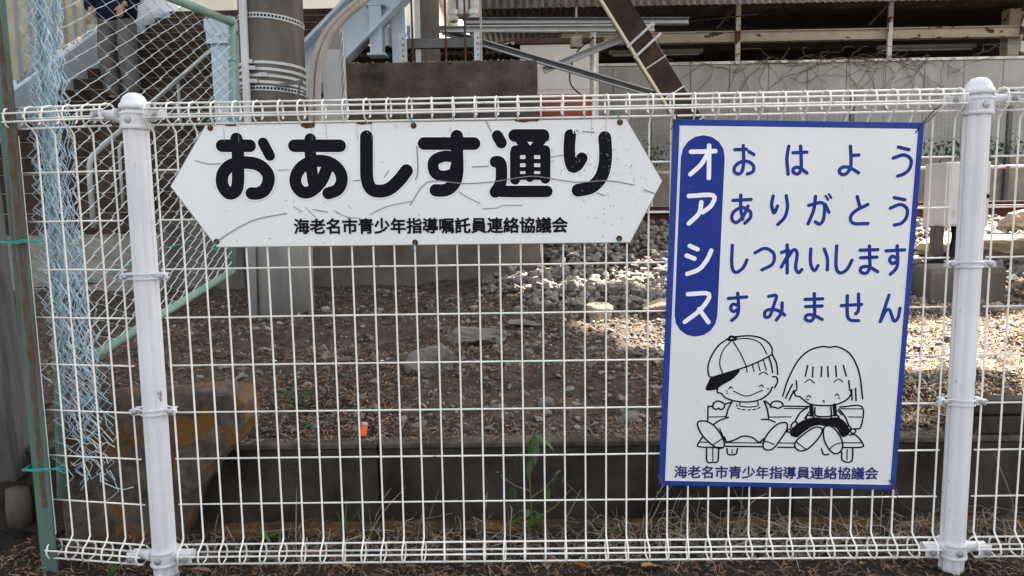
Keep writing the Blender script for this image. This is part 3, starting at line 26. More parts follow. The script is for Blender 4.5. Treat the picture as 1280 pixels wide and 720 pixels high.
OVER=[(0.0757,-0.263),(0.0852,-0.263),(0.0948,-0.2641),(0.1043,-0.2648),(0.1142,-0.2637),(0.1241,-0.2621),(0.1327,-0.2619),(0.1396,-0.2641),(0.1454,-0.2678),(0.1506,-0.2722),(0.1556,-0.2777),(0.16,-0.2839),(0.1632,-0.2897),(0.1648,-0.2945),(0.1652,-0.2988),(0.1641,-0.3027),(0.1609,-0.3065),(0.1563,-0.3098),(0.1521,-0.3118),(0.1494,-0.3124),(0.1472,-0.3116),(0.1445,-0.309),(0.141,-0.3035),(0.137,-0.2963),(0.1323,-0.2903),(0.1265,-0.2864),(0.12,-0.2838),(0.1141,-0.2823),(0.1093,-0.2826),(0.1052,-0.284),(0.1011,-0.2849),(0.0969,-0.2843),(0.0927,-0.2832),(0.0884,-0.2828),(0.084,-0.2836),(0.0795,-0.2853),(0.0744,-0.2878),(0.0681,-0.2917),(0.0612,-0.2965),(0.0552,-0.3012),(0.0508,-0.3058),(0.0473,-0.3102),(0.0433,-0.3133),(0.038,-0.3146),(0.0322,-0.3146),(0.0273,-0.3136),(0.0233,-0.3118),(0.0201,-0.3091),(0.0187,-0.3054),(0.0194,-0.3007),(0.0218,-0.2951),(0.0258,-0.2893),(0.0317,-0.2832),(0.0393,-0.277),(0.0476,-0.2718),(0.0565,-0.2678),(0.066,-0.2648)]
PILL=[(-0.226,0.3621),(-0.2253,-0.0154)]
BOARD=[(-0.2963,0.4496),(0.2904,0.4504),(0.286,-0.4421),(-0.2991,-0.4475)]
PANEL=[(-0.2787,0.4333),(0.275,0.4336),(0.2708,-0.4238),(-0.2838,-0.4306)]
ARROW=[(-0.5882,0.0031),(-0.4941,0.1461),(0.5002,0.1438),(0.5858,-0.0026),(0.5106,-0.1475),(-0.4859,-0.1439)]
HOLES=[(-0.4832,0.1384),(-0.001,0.1358),(0.4852,0.1349),(-0.4851,-0.1304),(-0.0059,-0.1396),(0.4838,-0.1375)]
SCR=[[(-0.4854,-0.1308),(-0.4719,-0.1221),(-0.4584,-0.1134),(-0.4434,-0.1047),(-0.4267,-0.0957),(-0.4086,-0.0867),(-0.3882,-0.079),(-0.3644,-0.0735),(-0.3384,-0.0694),(-0.3124,-0.0653)],[(-0.5236,0.0628),(-0.5131,0.0597),(-0.5026,0.0566),(-0.4922,0.0544),(-0.4823,0.054),(-0.4726,0.0545),(-0.4629,0.055)],[(-0.1122,-0.0711),(-0.0993,-0.0649),(-0.0865,-0.0587),(-0.0716,-0.0532),(-0.0533,-0.0488),(-0.0329,-0.0452),(-0.0126,-0.0415)],[(-0.2955,-0.0486),(-0.2748,-0.0622)],[(-0.2663,-0.0517),(-0.2434,-0.0759)],[(-0.2478,-0.0573),(-0.2134,-0.0637)],[(-0.1972,-0.0607),(-0.1878,-0.0663),(-0.1783,-0.0718),(-0.1685,-0.076),(-0.1581,-0.0781),(-0.1474,-0.0789),(-0.1366,-0.0797)],[(-0.015,-0.0504),(-0.0018,-0.03),(0.0115,-0.0096),(0.0292,0.0041),(0.0549,0.0063),(0.0852,0.002),(0.1138,-0.0015),(0.1371,-0.0014),(0.1587,-0.0004),(0.1826,0.0016),(0.2126,0.0055),(0.245,0.0103),(0.2726,0.0132),(0.291,0.0126),(0.3046,0.0101),(0.32,0.0072),(0.3395,0.0037),(0.3608,-0.0002),(0.3832,-0.0027),(0.4075,-0.0023),(0.4328,-0.0005),(0.457,-0.0002),(0.4789,-0.003),(0.4996,-0.0074),(0.5202,-0.0117)],[(0.1027,-0.0207),(0.1094,-0.0251),(0.1161,-0.0296),(0.1236,-0.0342),(0.1326,-0.0391),(0.1425,-0.0442),(0.1525,-0.0494)],[(0.1575,-0.0621),(0.1697,-0.0617),(0.1819,-0.0614),(0.1921,-0.0605),(0.1977,-0.0586),(0.2013,-0.0562),(0.2081,-0.0545),(0.221,-0.0542),(0.2371,-0.0547),(0.2532,-0.0552)],[(0.1358,0.0373),(0.1728,0.0383)],[(0.0053,0.0878),(0.0058,0.0674),(0.0063,0.047),(0.0061,0.0306),(0.0046,0.0209),(0.0024,0.0154),(0.0002,0.0098)],[(0.1696,0.1443),(0.1822,0.1184)],[(0.376,0.1177),(0.4257,0.1127)],[(0.5414,-0.0225),(0.5704,-0.0334)],[(0.4306,-0.0286),(0.4491,-0.0352)],[(0.3205,0.0566),(0.3521,0.0613)],[(-0.0744,0.0162),(-0.0632,0.0317)],[(-0.1489,0.0096),(-0.1303,0.0108)],[(-0.3283,0.0371),(-0.3017,0.0382)]]
T1=[(-0.2954,-0.0968),(0.3596,-0.1031)]
T2=[(-0.2609,-0.4084),(0.2415,-0.4028)]
AO=(-0.325,0.987)
BO=(0.57,0.6685)
BA=-0.030892327760299633
# ---------------- materials ----------------
_m={}
def rgb(c):
    if isinstance(c,str):
        c=[int(c[i:i+2],16)/255 for i in (0,2,4)]; c=[x/12.92 if x<=.04045 else ((x+.055)/1.055)**2.4 for x in c]
    return (c[0],c[1],c[2],1)
def M(name,col,col2=None,scale=8,lo=.4,hi=.65,rough=.7,bump=0,bscale=60,metal=0,rust=None,rscale=6,rlo=.58,rhi=.62,var=0,stretch=None,island=False,trans=0,objrand=0,detail=6):
    if name in _m: return _m[name]
    m=bpy.data.materials.new(name); m.use_nodes=True; t=m.node_tree; N=t.nodes; L=t.links
    b=N['Principled BSDF']; b.inputs['Roughness'].default_value=rough; b.inputs['Metallic'].default_value=metal
    b.inputs['Specular IOR Level'].default_value=.35 if rough<.5 else .12
    tc=N.new('ShaderNodeTexCoord'); src=tc.outputs['Object']
    if stretch:
        mp=N.new('ShaderNodeMapping'); mp.inputs['Scale'].default_value=stretch; L.new(src,mp.inputs[0]); src=mp.outputs[0]
    def noise(s,d=detail):
        n=N.new('ShaderNodeTexNoise'); n.inputs['Scale'].default_value=s; n.inputs['Detail'].default_value=d; n.inputs['Roughness'].default_value=.6; L.new(src,n.inputs['Vector']); return n.outputs['Fac']
    def ramp(f,lo,hi):
        r=N.new('ShaderNodeMapRange'); r.inputs[1].default_value=lo; r.inputs[2].default_value=hi; L.new(f,r.inputs[0]); return r.outputs[0]
    def mix(f,a,bb,typ='MIX'):
        x=N.new('ShaderNodeMix'); x.data_type='RGBA'; x.blend_type=typ
        if hasattr(f,'links') : L.new(f,x.inputs[0])
        else: x.inputs[0].default_value=f
        for v,i in ((a,6),(bb,7)):
            if hasattr(v,'links'): L.new(v,x.inputs[i])
            else: x.inputs[i].default_value=v
        return x.outputs[2]
    c=rgb(col)
    if col2 is not None: c=mix(ramp(noise(scale),lo,hi),rgb(col),rgb(col2))
    if island or objrand:
        if island: g=N.new('ShaderNodeNewGeometry'); f=g.outputs['Random Per Island']; a=var
        else: g=N.new('ShaderNodeObjectInfo'); f=g.outputs['Random']; a=objrand
        h=N.new('ShaderNodeHueSaturation'); r=N.new('ShaderNodeMapRange'); L.new(f,r.inputs[0]); r.inputs[3].default_value=1-a; r.inputs[4].default_value=1+a
        L.new(r.outputs[0],h.inputs['Value'])
        r2=N.new('ShaderNodeMath'); r2.operation='FRACT'; r3=N.new('ShaderNodeMath'); r3.operation='MULTIPLY'; r3.inputs[1].default_value=17.3; L.new(f,r3.inputs[0]); L.new(r3.outputs[0],r2.inputs[0])
        r4=N.new('ShaderNodeMapRange'); L.new(r2.outputs[0],r4.inputs[0]); r4.inputs[3].default_value=.5; r4.inputs[4].default_value=1.3; L.new(r4.outputs[0],h.inputs['Saturation'])
        if hasattr(c,'links'): L.new(c,h.inputs['Color'])
        else: h.inputs['Color'].default_value=c
        c=h.outputs[0]
    if rust: c=mix(ramp(noise(rscale,8),rlo,rhi),c,rgb(rust))
    if hasattr(c,'links'): L.new(c,b.inputs['Base Color'])
    else: b.inputs['Base Color'].default_value=c
    if bump:
        bn=N.new('ShaderNodeBump'); bn.inputs['Strength'].default_value=bump; bn.inputs['Distance'].default_value=.01; L.new(noise(bscale,8),bn.inputs['Height']); L.new(bn.outputs[0],b.inputs['Normal'])
    if trans:
        tr=N.new('ShaderNodeBsdfTranslucent'); ms=N.new('ShaderNodeMixShader'); ms.inputs[0].default_value=trans; out=N['Material Output']
        if hasattr(c,'links'): L.new(c,tr.inputs[0])
        else: tr.inputs[0].default_value=c
        L.new(b.outputs[0],ms.inputs[1]); L.new(tr.outputs[0],ms.inputs[2]); L.new(ms.outputs[0],out.inputs[0])
    _m[name]=m; return m
white_wire=M('wire_coating',(.86,.85,.81),(.72,.70,.65),14,rough=.35,rust=(.20,.13,.08),rscale=34,rlo=.64,rhi=.70)
white_post=M('post_coating',(.72,.72,.75),(.60,.60,.63),7,rough=.38,rust=(.22,.19,.16),rscale=34,rlo=.655,rhi=.70,stretch=(1,1,.35))
galv=M('galvanised_steel',(.42,.43,.44),(.34,.35,.36),20,rough=.45,metal=.5)
steel_light=M('pale_galvanised',(.50,.50,.49),(.40,.41,.41),9,rough=.5,metal=.2)
bolt_m=M('bolt_steel',(.38,.39,.41),rough=.4,metal=.6)
board_w=M('sign_white',(.78,.79,.80),(.74,.75,.76),3,rough=.3,rust=(.35,.33,.30),rscale=55,rlo=.74,rhi=.77)
board_w2=M('poster_white',(.76,.78,.78),(.71,.74,.74),4,rough=.3,rust=(.4,.4,.4),rscale=70,rlo=.765,rhi=.79)
outline_w=M('letter_outline_white',(.88,.88,.88),rough=.4)
seam_m=M('letter_seam',(.42,.41,.40),(.72,.72,.72),22,.45,.55,rough=.8)
crack_m=M('crack_grey',(.24,.225,.21),rough=.8)
ink=M('black_vinyl',(.004,.004,.010),rough=.6)
blue=M('print_blue',(.016,.036,.24),(.022,.048,.27),6,rough=.5)
blue_frame=M('frame_blue',(.022,.05,.28),(.035,.065,.29),5,rough=.5)
navy=M('print_navy',(.015,.025,.16),rough=.4)
black_line=M('print_black',(.006,.006,.010),rough=.6)
rust_m=M('rust',(.13,.05,.03),(.06,.03,.02),20,rough=.9,bump=.3)
soil_m=M('soil',(.105,.078,.060),(.035,.027,.022),17,.35,.65,rough=1,bump=.8,bscale=90)
dirt_m=M('dark_dirt',(.045,.038,.033),(.022,.02,.018),9,.35,.65,rough=1,bump=.9,bscale=120)
asphalt_m=M('asphalt',(.06,.058,.056),(.035,.034,.034),40,rough=.9,bump=.6,bscale=200)
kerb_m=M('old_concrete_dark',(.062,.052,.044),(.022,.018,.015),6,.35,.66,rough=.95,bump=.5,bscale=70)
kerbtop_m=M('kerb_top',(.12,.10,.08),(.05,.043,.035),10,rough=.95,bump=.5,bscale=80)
foot_m=M('mossy_footing',(.15,.08,.03),(.055,.042,.032),9,.42,.58,rough=.95,bump=.6,bscale=60)
chunk_m=M('stained_concrete',(.12,.096,.08),(.05,.04,.035),22,rough=.95,bump=.7,bscale=50,rust=(.15,.078,.024),rscale=8.0,rlo=.515,rhi=.60)
pole_m=M('pole_concrete',(.16,.14,.12),(.07,.06,.053),7,.35,.7,rough=.85,bump=.25,bscale=80,stretch=(1,1,.25))
block_m=M('block_concrete',(.12,.094,.075),(.035,.028,.023),6,.3,.68,rough=.95,bump=.7,bscale=45)
stair_m=M('stair_concrete',(.085,.058,.044),(.04,.028,.022),5,rough=.95,bump=.3)
nosing_m=M('stair_nosing',(.30,.24,.18),(.2,.16,.12),14,rough=.8)
pale_step=M('pale_step',(.30,.28,.25),(.2,.19,.17),8,rough=.9,bump=.3)
lblue=M('light_blue_paint',(.50,.60,.68),(.44,.54,.62),5,rough=.45,rust=(.25,.16,.1),rscale=16,rlo=.72,rhi=.76)
lgreen=M('pale_green_paint',(.22,.34,.28),(.16,.27,.22),7,rough=.5,rust=(.20,.13,.08),rscale=18,rlo=.62,rhi=.68)
tgreen=M('weathered_green_paint',(.10,.165,.14),(.065,.115,.10),8,rough=.55,rust=(.10,.045,.03),rscale=9,rlo=.50,rhi=.60,stretch=(3,1,.12))
linkblue=M('chain_link_coating',(.62,.70,.72),(.46,.55,.58),25,rough=.45)
bundleblue=M('faded_blue_wire',(.44,.57,.67),(.27,.40,.50),25,rough=.5)
teal=M('teal_twine',(.05,.32,.28),rough=.6)
wood_m=M('grey_wood',(.12,.115,.115),(.06,.055,.055),9,rough=.9,bump=.4,stretch=(4,4,.4))
cream=M('cream_panel',(.78,.74,.60),(.70,.66,.54),4,rough=.5,trans=.55)
cream_b=M('cream_building_wall',(.72,.68,.56),(.64,.60,.5),2,rough=.7)
glass=M('window_glass',(.08,.1,.12),rough=.1)
cream_rust=M('rusty_cream_paint',(.46,.40,.31),(.38,.33,.26),6,rough=.7,rust=(.09,.04,.03),rscale=3.5,rlo=.60,rhi=.63,stretch=(1,1,1.6))
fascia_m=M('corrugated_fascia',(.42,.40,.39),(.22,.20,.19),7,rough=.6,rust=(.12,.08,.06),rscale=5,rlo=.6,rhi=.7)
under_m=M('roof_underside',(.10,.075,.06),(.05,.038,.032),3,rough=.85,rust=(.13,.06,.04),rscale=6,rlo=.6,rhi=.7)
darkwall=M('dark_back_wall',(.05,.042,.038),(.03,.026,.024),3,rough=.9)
wallp=M('platform_panel',(.40,.385,.36),(.31,.295,.275),3,rough=.85,bump=.15,stretch=(1,1,.5))
slab_m=M('platform_slab',(.33,.29,.24),(.22,.19,.16),5,rough=.9,bump=.2)
mesh_m=M('grey_mesh_wire',(.25,.26,.25),rough=.6)
steel_d=M('dark_steel',(.13,.13,.135),(.09,.09,.092),8,rough=.5,metal=.2)
duct_m=M('dark_duct',(.055,.036,.026),(.028,.02,.016),6,rough=.85,bump=.1)
creamtrim=M('cream_trim',(.62,.58,.42),rough=.6)
redbox_m=M('terracotta_box',(.24,.075,.045),(.19,.06,.038),9,rough=.8)
cond_m=M('conduit_beige',(.36,.33,.28),(.30,.27,.23),8,rough=.6)
cab_m=M('cabinet_paint',(.55,.55,.54),(.49,.49,.48),5,rough=.4)
rail_m=M('rail_rust',(.085,.028,.022),(.05,.02,.017),12,rough=.8)
railtop=M('rail_top',(.62,.6,.58),rough=.3,metal=.7)
stone_m=M('ballast_stone',(.25,.215,.18),(.105,.10,.095),9,rough=.9,objrand=.45,bump=.3)
stonei_m=M('ballast_stone_small',(.25,.215,.18),(.105,.10,.095),9,rough=.9,island=True,var=.4)
pebble_m=M('soil_pebble',(.17,.15,.13),(.07,.062,.056),9,rough=.9,island=True,var=.45)
rock_m=M('grey_rock',(.22,.205,.185),(.10,.09,.082),9,rough=.95,bump=.6,bscale=50)
palerock=M('pale_rock',(.38,.31,.22),(.26,.21,.155),7,rough=.95,bump=.5)
litter_m=M('dry_litter',(.21,.13,.085),(.11,.07,.05),6,rough=.95,island=True,var=.75)
lit_litter_m=M('straw_and_lit_litter',(.58,.44,.29),(.38,.27,.18),6,rough=.9,island=True,var=.4)  # litter colour made paler to stand for sunlight on it
straw_m=M('dead_grass',(.27,.225,.17),(.16,.13,.095),8,rough=.9,island=True,var=.35)
leafg=M('green_leaf',(.05,.11,.03),(.03,.07,.02),12,rough=.55,objrand=.3,trans=.2)
leafi=M('green_foliage',(.045,.10,.025),(.025,.06,.016),12,rough=.6,island=True,var=.4,trans=.2)
leafb=M('brown_leaf',(.22,.10,.045),(.14,.06,.03),14,rough=.8,objrand=.2)
leafo=M('ochre_leaf',(.42,.25,.09),(.3,.17,.06),14,rough=.8)
stem_m=M('plant_stem',(.14,.13,.06),rough=.8)
orange=M('orange_plastic',(.85,.11,.02),rough=.35)
trouser=M('grey_trouser_cloth',(.20,.195,.185),(.14,.135,.13),9,rough=.95,bump=.4,bscale=30)
jacket=M('navy_jacket_cloth',(.012,.016,.035),rough=.8)
skin_m=M('skin',(.52,.32,.23),rough=.55)
hair_m=M('black_hair',(.012,.01,.009),rough=.6)
shoe_m=M('black_shoe',(.015,.015,.015),rough=.5)
insul=M('white_insulator',(.7,.7,.68),(.5,.45,.38),8,rough=.4,rust=(.2,.08,.04),rscale=9,rlo=.6,rhi=.65)
# ---------------- mesh helpers ----------------
class MB:
    def __init__(s): s.v=[];s.f=[]
    def add(s,v,f):
        n=len(s.v); s.v+= [tuple(p) for p in v]; s.f+=[tuple(i+n for i in q) for q in f]; return s
    def box(s,x0,x1,y0,y1,z0,z1):
        v=[(x,y,z) for z in (z0,z1) for y in (y0,y1) for x in (x0,x1)]
        return s.add(v,[(0,2,3,1),(4,5,7,6),(0,1,5,4),(2,6,7,3),(0,4,6,2),(1,3,7,5)])
    def bar(s,a,b,w,d,up=(0,1,0)):   # box beam a->b: w across, d along 'up'
        a=Vector(a);b=Vector(b);t=(b-a).normalized();u=Vector(up);u=(u-t*u.dot(t)).normalized();r=t.cross(u)
        v=[p+r*sx*w/2+u*sy*d/2 for p in (a,b) for sx,sy in ((-1,-1),(1,-1),(1,1),(-1,1))]
        return s.add(v,[(0,1,2,3),(4,7,6,5),(0,4,5,1),(1,5,6,2),(2,6,7,3),(3,7,4,0)])
    def tube(s,pts,r,n=6,cap=True):
        pts=[Vector(p) for p in pts]; N=len(pts); rr=r if isinstance(r,(list,tuple)) else [r]*N
        t0=(pts[1]-pts[0]).normalized(); u=Vector((0,0,1)) if abs(t0.z)<.9 else Vector((1,0,0)); u=(u-t0*u.dot(t0)).normalized()
        v=[]
        for i,p in enumerate(pts):
            t=((pts[min(i+1,N-1)]-p).normalized()+(p-pts[max(i-1,0)]).normalized())
            t=t.normalized() if t.length>1e-6 else t0
            u=(u-t*u.dot(t)); u=u.normalized() if u.length>1e-6 else Vector((1,0,0)); q=t.cross(u)
            v+=[p+(u*math.cos(2*math.pi*k/n)+q*math.sin(2*math.pi*k/n))*rr[i] for k in range(n)]
        f=[(i*n+k,i*n+(k+1)%n,(i+1)*n+(k+1)%n,(i+1)*n+k) for i in range(N-1) for k in range(n)]
        if cap: f+=[tuple(range(n-1,-1,-1)),tuple((N-1)*n+k for k in range(n))]
        return s.add(v,f)
    def lathe(s,prof,n=16,c=(0,0,0),groove=None):
        v=[];f=[]
        for r,z in prof:
            for k in range(n):
                a=2*math.pi*k/n; rr=r*(groove(k) if groove else 1); v.append((c[0]+rr*math.cos(a),c[1]+rr*math.sin(a),c[2]+z))
        for i in range(len(prof)-1): f+=[(i*n+k,i*n+(k+1)%n,(i+1)*n+(k+1)%n,(i+1)*n+k) for k in range(n)]
        f+=[tuple(range(n-1,-1,-1)),tuple((len(prof)-1)*n+k for k in range(n))]
        return s.add(v,f)
    def cyl(s,a,b,r,n=10): return s.tube([a,b],r,n)
    def prism(s,poly,y0,y1):        # poly in (x,z), extruded in y
        n=len(poly); v=[(x,y0,z) for x,z in poly]+[(x,y1,z) for x,z in poly]
        return s.add(v,[tuple(range(n)),tuple(range(2*n-1,n-1,-1))]+[(i,i+n,(i+1)%n+n,(i+1)%n) for i in range(n)])
    def build(s,name,m,parent=None,loc=None,smooth=False,bevel=0,rot=None):
        me=bpy.data.meshes.new(name); me.from_pydata(s.v,[],s.f); me.validate(clean_customdata=False)
        bm=bmesh.new(); bm.from_mesh(me); bmesh.ops.recalc_face_normals(bm,faces=bm.faces); bm.to_mesh(me); bm.free()
        if smooth: me.shade_smooth()
        return link(name,me,m,parent,loc,rot,bevel)
def link(name,me,m,parent=None,loc=None,rot=None,bevel=0):
    if m and not me.materials: me.materials.append(m)
    o=bpy.data.objects.new(name,me); C.objects.link(o)
    if parent: o.parent=parent
    if loc is not None: o.location=loc
    if rot: o.rotation_euler=rot
    if bevel:
        b=o.modifiers.new('b','BEVEL'); b.width=bevel; b.segments=2; b.limit_method='ANGLE'
    return o
def tag(o,label=None,cat=None,group=None,kind=None):
    for k,v in (('label',label),('category',cat),('group',group),('kind',kind)):
        if v: o[k]=v
    return o
def thing(name,label,cat,loc=(0,0,0),group=None,rot=None):
    o=bpy.data.objects.new(name,None); C.objects.link(o); o.location=loc; o.empty_display_size=.1
    if rot: o.rotation_euler=rot
    return tag(o,label,cat,group)
def copy_tree(o,parent=None):
    c=o.copy(); C.objects.link(c)
    if parent: c.parent=parent
    for ch in list(o.children): copy_tree(ch,c)
    return c
def fastmesh(name,V,F,m,parent=None,smooth=False):
    """V (n,3) array, F (k,q) index array, equal polygon size"""
    V=np.asarray(V,dtype=np.float32); F=np.asarray(F,dtype=np.int32); me=bpy.data.meshes.new(name)
    me.vertices.add(len(V)); me.vertices.foreach_set('co',V.ravel()); k,q=F.shape
    me.loops.add(k*q); me.loops.foreach_set('vertex_index',F.ravel()); me.polygons.add(k)
    me.polygons.foreach_set('loop_start',np.arange(k,dtype=np.int32)*q); me.polygons.foreach_set('loop_total',np.full(k,q,dtype=np.int32))
    me.update(calc_edges=True)
    if smooth: me.shade_smooth()
    return link(name,me,m,parent)
# ---------------- terrain height ----------------
G=nr.rand(64,64)
def vnoise(x,y):
    xi=np.floor(x).astype(int);yi=np.floor(y).astype(int);fx=x-xi;fy=y-yi;fx=fx*fx*(3-2*fx);fy=fy*fy*(3-2*fy)
    a=G[xi%64,yi%64];b=G[(xi+1)%64,yi%64];c=G[xi%64,(yi+1)%64];d=G[(xi+1)%64,(yi+1)%64]
    return (a*(1-fx)+b*fx)*(1-fy)+(c*(1-fx)+d*fx)*fy-.5
def H(x,y):
    x=np.asarray(x,float);y=np.asarray(y,float)
    base=np.interp(y,[.30,.36,.6,1.2,2,2.7,3.4,4.3],[.252,.262,.30,.33,.35,.385,.42,.43])
    pile=np.clip((x+.55)/.9,0,1); pile=pile*pile*(3-2*pile)
    base=base+pile*np.interp(y,[2.3,2.9,3.6,4.3,8,9],[0,.06,.22,.29,.29,.25])
    r=np.clip((x-1.15)/.1,0,1)*np.clip((.9-y)/.5,0,1)*.045
    amp=np.clip((y-.3)/.25,.15,1)
    return base+r+amp*(.07*vnoise(x*2.1+7,y*2.1)+.035*vnoise(x*6,y*6+3)+.018*vnoise(x*17,y*17)+.012*vnoise(x*45,y*45))
def H0(x,y):   # strip around the fence
    x=np.asarray(x,float);y=np.asarray(y,float)
    return .004+.02*vnoise(x*5,y*5)+.012*vnoise(x*19,y*19)+.008*vnoise(x*50,y*50)
def sheet(name,xs,ys,hf,m,**k):
    X,Y=np.meshgrid(xs,ys); Z=hf(X,Y); V=np.stack([X.ravel(),Y.ravel(),Z.ravel()],1)
    nx,ny=len(xs),len(ys); i=np.arange(nx-1);j=np.arange(ny-1); I,J=np.meshgrid(i,j); a=(J*nx+I).ravel()
    o=fastmesh(name,V,np.stack([a,a+1,a+nx+1,a+nx],1),m,smooth=True); tag(o,**k); return o
# ---------------- setting ----------------
g=MB().add([(-600,-600,-.06),(600,-600,-.06),(600,900,-.06),(-600,900,-.06)],[(0,1,2,3)]).build('ground',asphalt_m); tag(g,kind='structure')
dirt_strip=sheet('dirt_strip',np.linspace(-2.6,3,400),np.linspace(-.45,.268,70),lambda x,y:H0(x,y)+.0*x,dirt_m,kind='structure')
pv=MB().box(-8,8,-9,-.45,-.05,.0).build('pavement',asphalt_m); tag(pv,kind='structure')
xs=np.concatenate([np.linspace(-14,-2.6,50)[:-1],np.linspace(-2.6,3.4,330)[:-1],np.linspace(3.4,14,70)])
ys=np.concatenate([np.linspace(.325,2.6,150)[:-1],np.linspace(2.6,8.6,150)])
soil=sheet('soil_bank',xs,ys,H,soil_m,kind='structure')
# kerb
k=thing('retaining_kerb','low dark concrete retaining kerb holding back the soil behind the white fence','kerb',(0,.268,0))
x=-2.6
while x<3.2:
    L=1.2 if x>-2.5 else .9
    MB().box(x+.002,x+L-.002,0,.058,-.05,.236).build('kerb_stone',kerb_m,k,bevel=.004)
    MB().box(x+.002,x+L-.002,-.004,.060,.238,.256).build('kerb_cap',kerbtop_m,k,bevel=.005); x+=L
MB().box(-1.2,3.2,-.062,-.002,-.03,.022).build('footing',foot_m,k,bevel=.004)
kb=thing('kerb_block','raised dark concrete block on the kerb right of the right white post','concrete block',(1.55,.30,.258))
MB().box(-.335,.6,-.028,.03,.002,.052).build('block_base',kerb_m,kb,bevel=.006); MB().box(-.33,.6,-.024,.034,.056,.10).build('block_top',kerb_m,kb,bevel=.008)
# ---------------- white mesh fence ----------------
P=2/39; WR=.00225
def wire_pts():
    top=[(0,1.118),(-.012,1.132),(-.030,1.142),(-.036,1.162),(-.030,1.180),(-.012,1.187),(.006,1.186),(.015,1.178),(.017,1.162),(.014,1.150),(.008,1.146)]
    bot=[(.008,.078),(.014,.072),(.016,.060),(.013,.048),(.004,.041),(-.012,.038),(-.026,.043),(-.032,.058),(-.027,.076),(-.010,.088),(0,.100)]
    return [(0,y,z) for y,z in bot]+[(0,0,.6)]+[(0,y,z) for y,z in top]
wire_me=None
def fence_panel(label,x0,n,L0,L1,loc,rotz=0,sleeves=(1,1)):
    """local x along panel"""
    global wire_me
    t=thing('mesh_fence_panel',label,'fence panel',loc,'white wire mesh fence panels between the posts',(0,0,rotz))
    for i in range(n):
        if wire_me is None:
            o=MB().tube(wire_pts(),WR,6).build('vertical_wire',white_wire,t,(x0+P*i,0,0),smooth=True); wire_me=o.data
        else: o=link('vertical_wire',wire_me,None,t,(x0+P*i,0,0))
        o.rotation_euler=(0,rnd.uniform(-.0012,.0012),rnd.uniform(-.12,.12))
    a,b=x0-.008,x0+P*(n-1)+.008
    for q in range(8):
        z=1.03-.12*q
        MB().tube([(a,.0041,z),((a+b)/2,.0041,z+rnd.uniform(-.001,.001)),(b,.0041,z)],WR,6).build('horizontal_wire',white_wire,t,smooth=True)
    for y,z in ((-.006,1.1852),(-.0335,1.170),(-.0335,1.150),(-.008,1.1355),(.0135,1.162)):
        MB().tube([(a,y,z),(b,y,z)],WR*1.12,6).build('basket_wire',white_wire,t,smooth=True)
    for y,z in ((-.008,.0885),(-.0295,.066),(-.020,.0425),(.0125,.058)):
        MB().tube([(a,y,z),(b,y,z)],WR*1.12,6).build('basket_wire',white_wire,t,smooth=True)
    for s,(e,on) in zip((-1,1),((a,sleeves[0]),(b,sleeves[1]))):
        if not on: continue
        for z in (1.160,.062):
            sl=MB().lathe([(.0,-.022),(.0125,-.022),(.0125,.020),(.0155,.020),(.0155,.027),(.009,.029),(.0,.029)],14)
            sl.v=[(s*p[2],p[1],p[0]) for p in sl.v]
            so_=sl.build('end_sleeve',white_post,t,(e-s*.012,-.004,z),smooth=False)
            MB().cyl((0,-.030,0),(0,-.016,0),.0075,8).cyl((0,-.034,0),(0,-.029,0),.0045,6).build('bolt',bolt_m,so_,(-s*.012,-.004,-.002))
            MB().box(-.014,.014,-.0235,-.0175,-.016,.014).build('clamp_plate',white_post,so_,(-s*.012,-.002,0),bevel=.003)
    return t
fence_panel('wide middle panel of white wire mesh fence holding both signs',-1+P,38,0,0,(0,0,0))
lp=fence_panel('narrow end panel of white wire mesh left of the left white post',-5*P,6,0,0,(-1-P,0,0),R(-9),(0,1))
fence_panel('right panel of white wire mesh running out past the right white post',0,24,0,0,(1+P,0,0),R(0),(1,0))
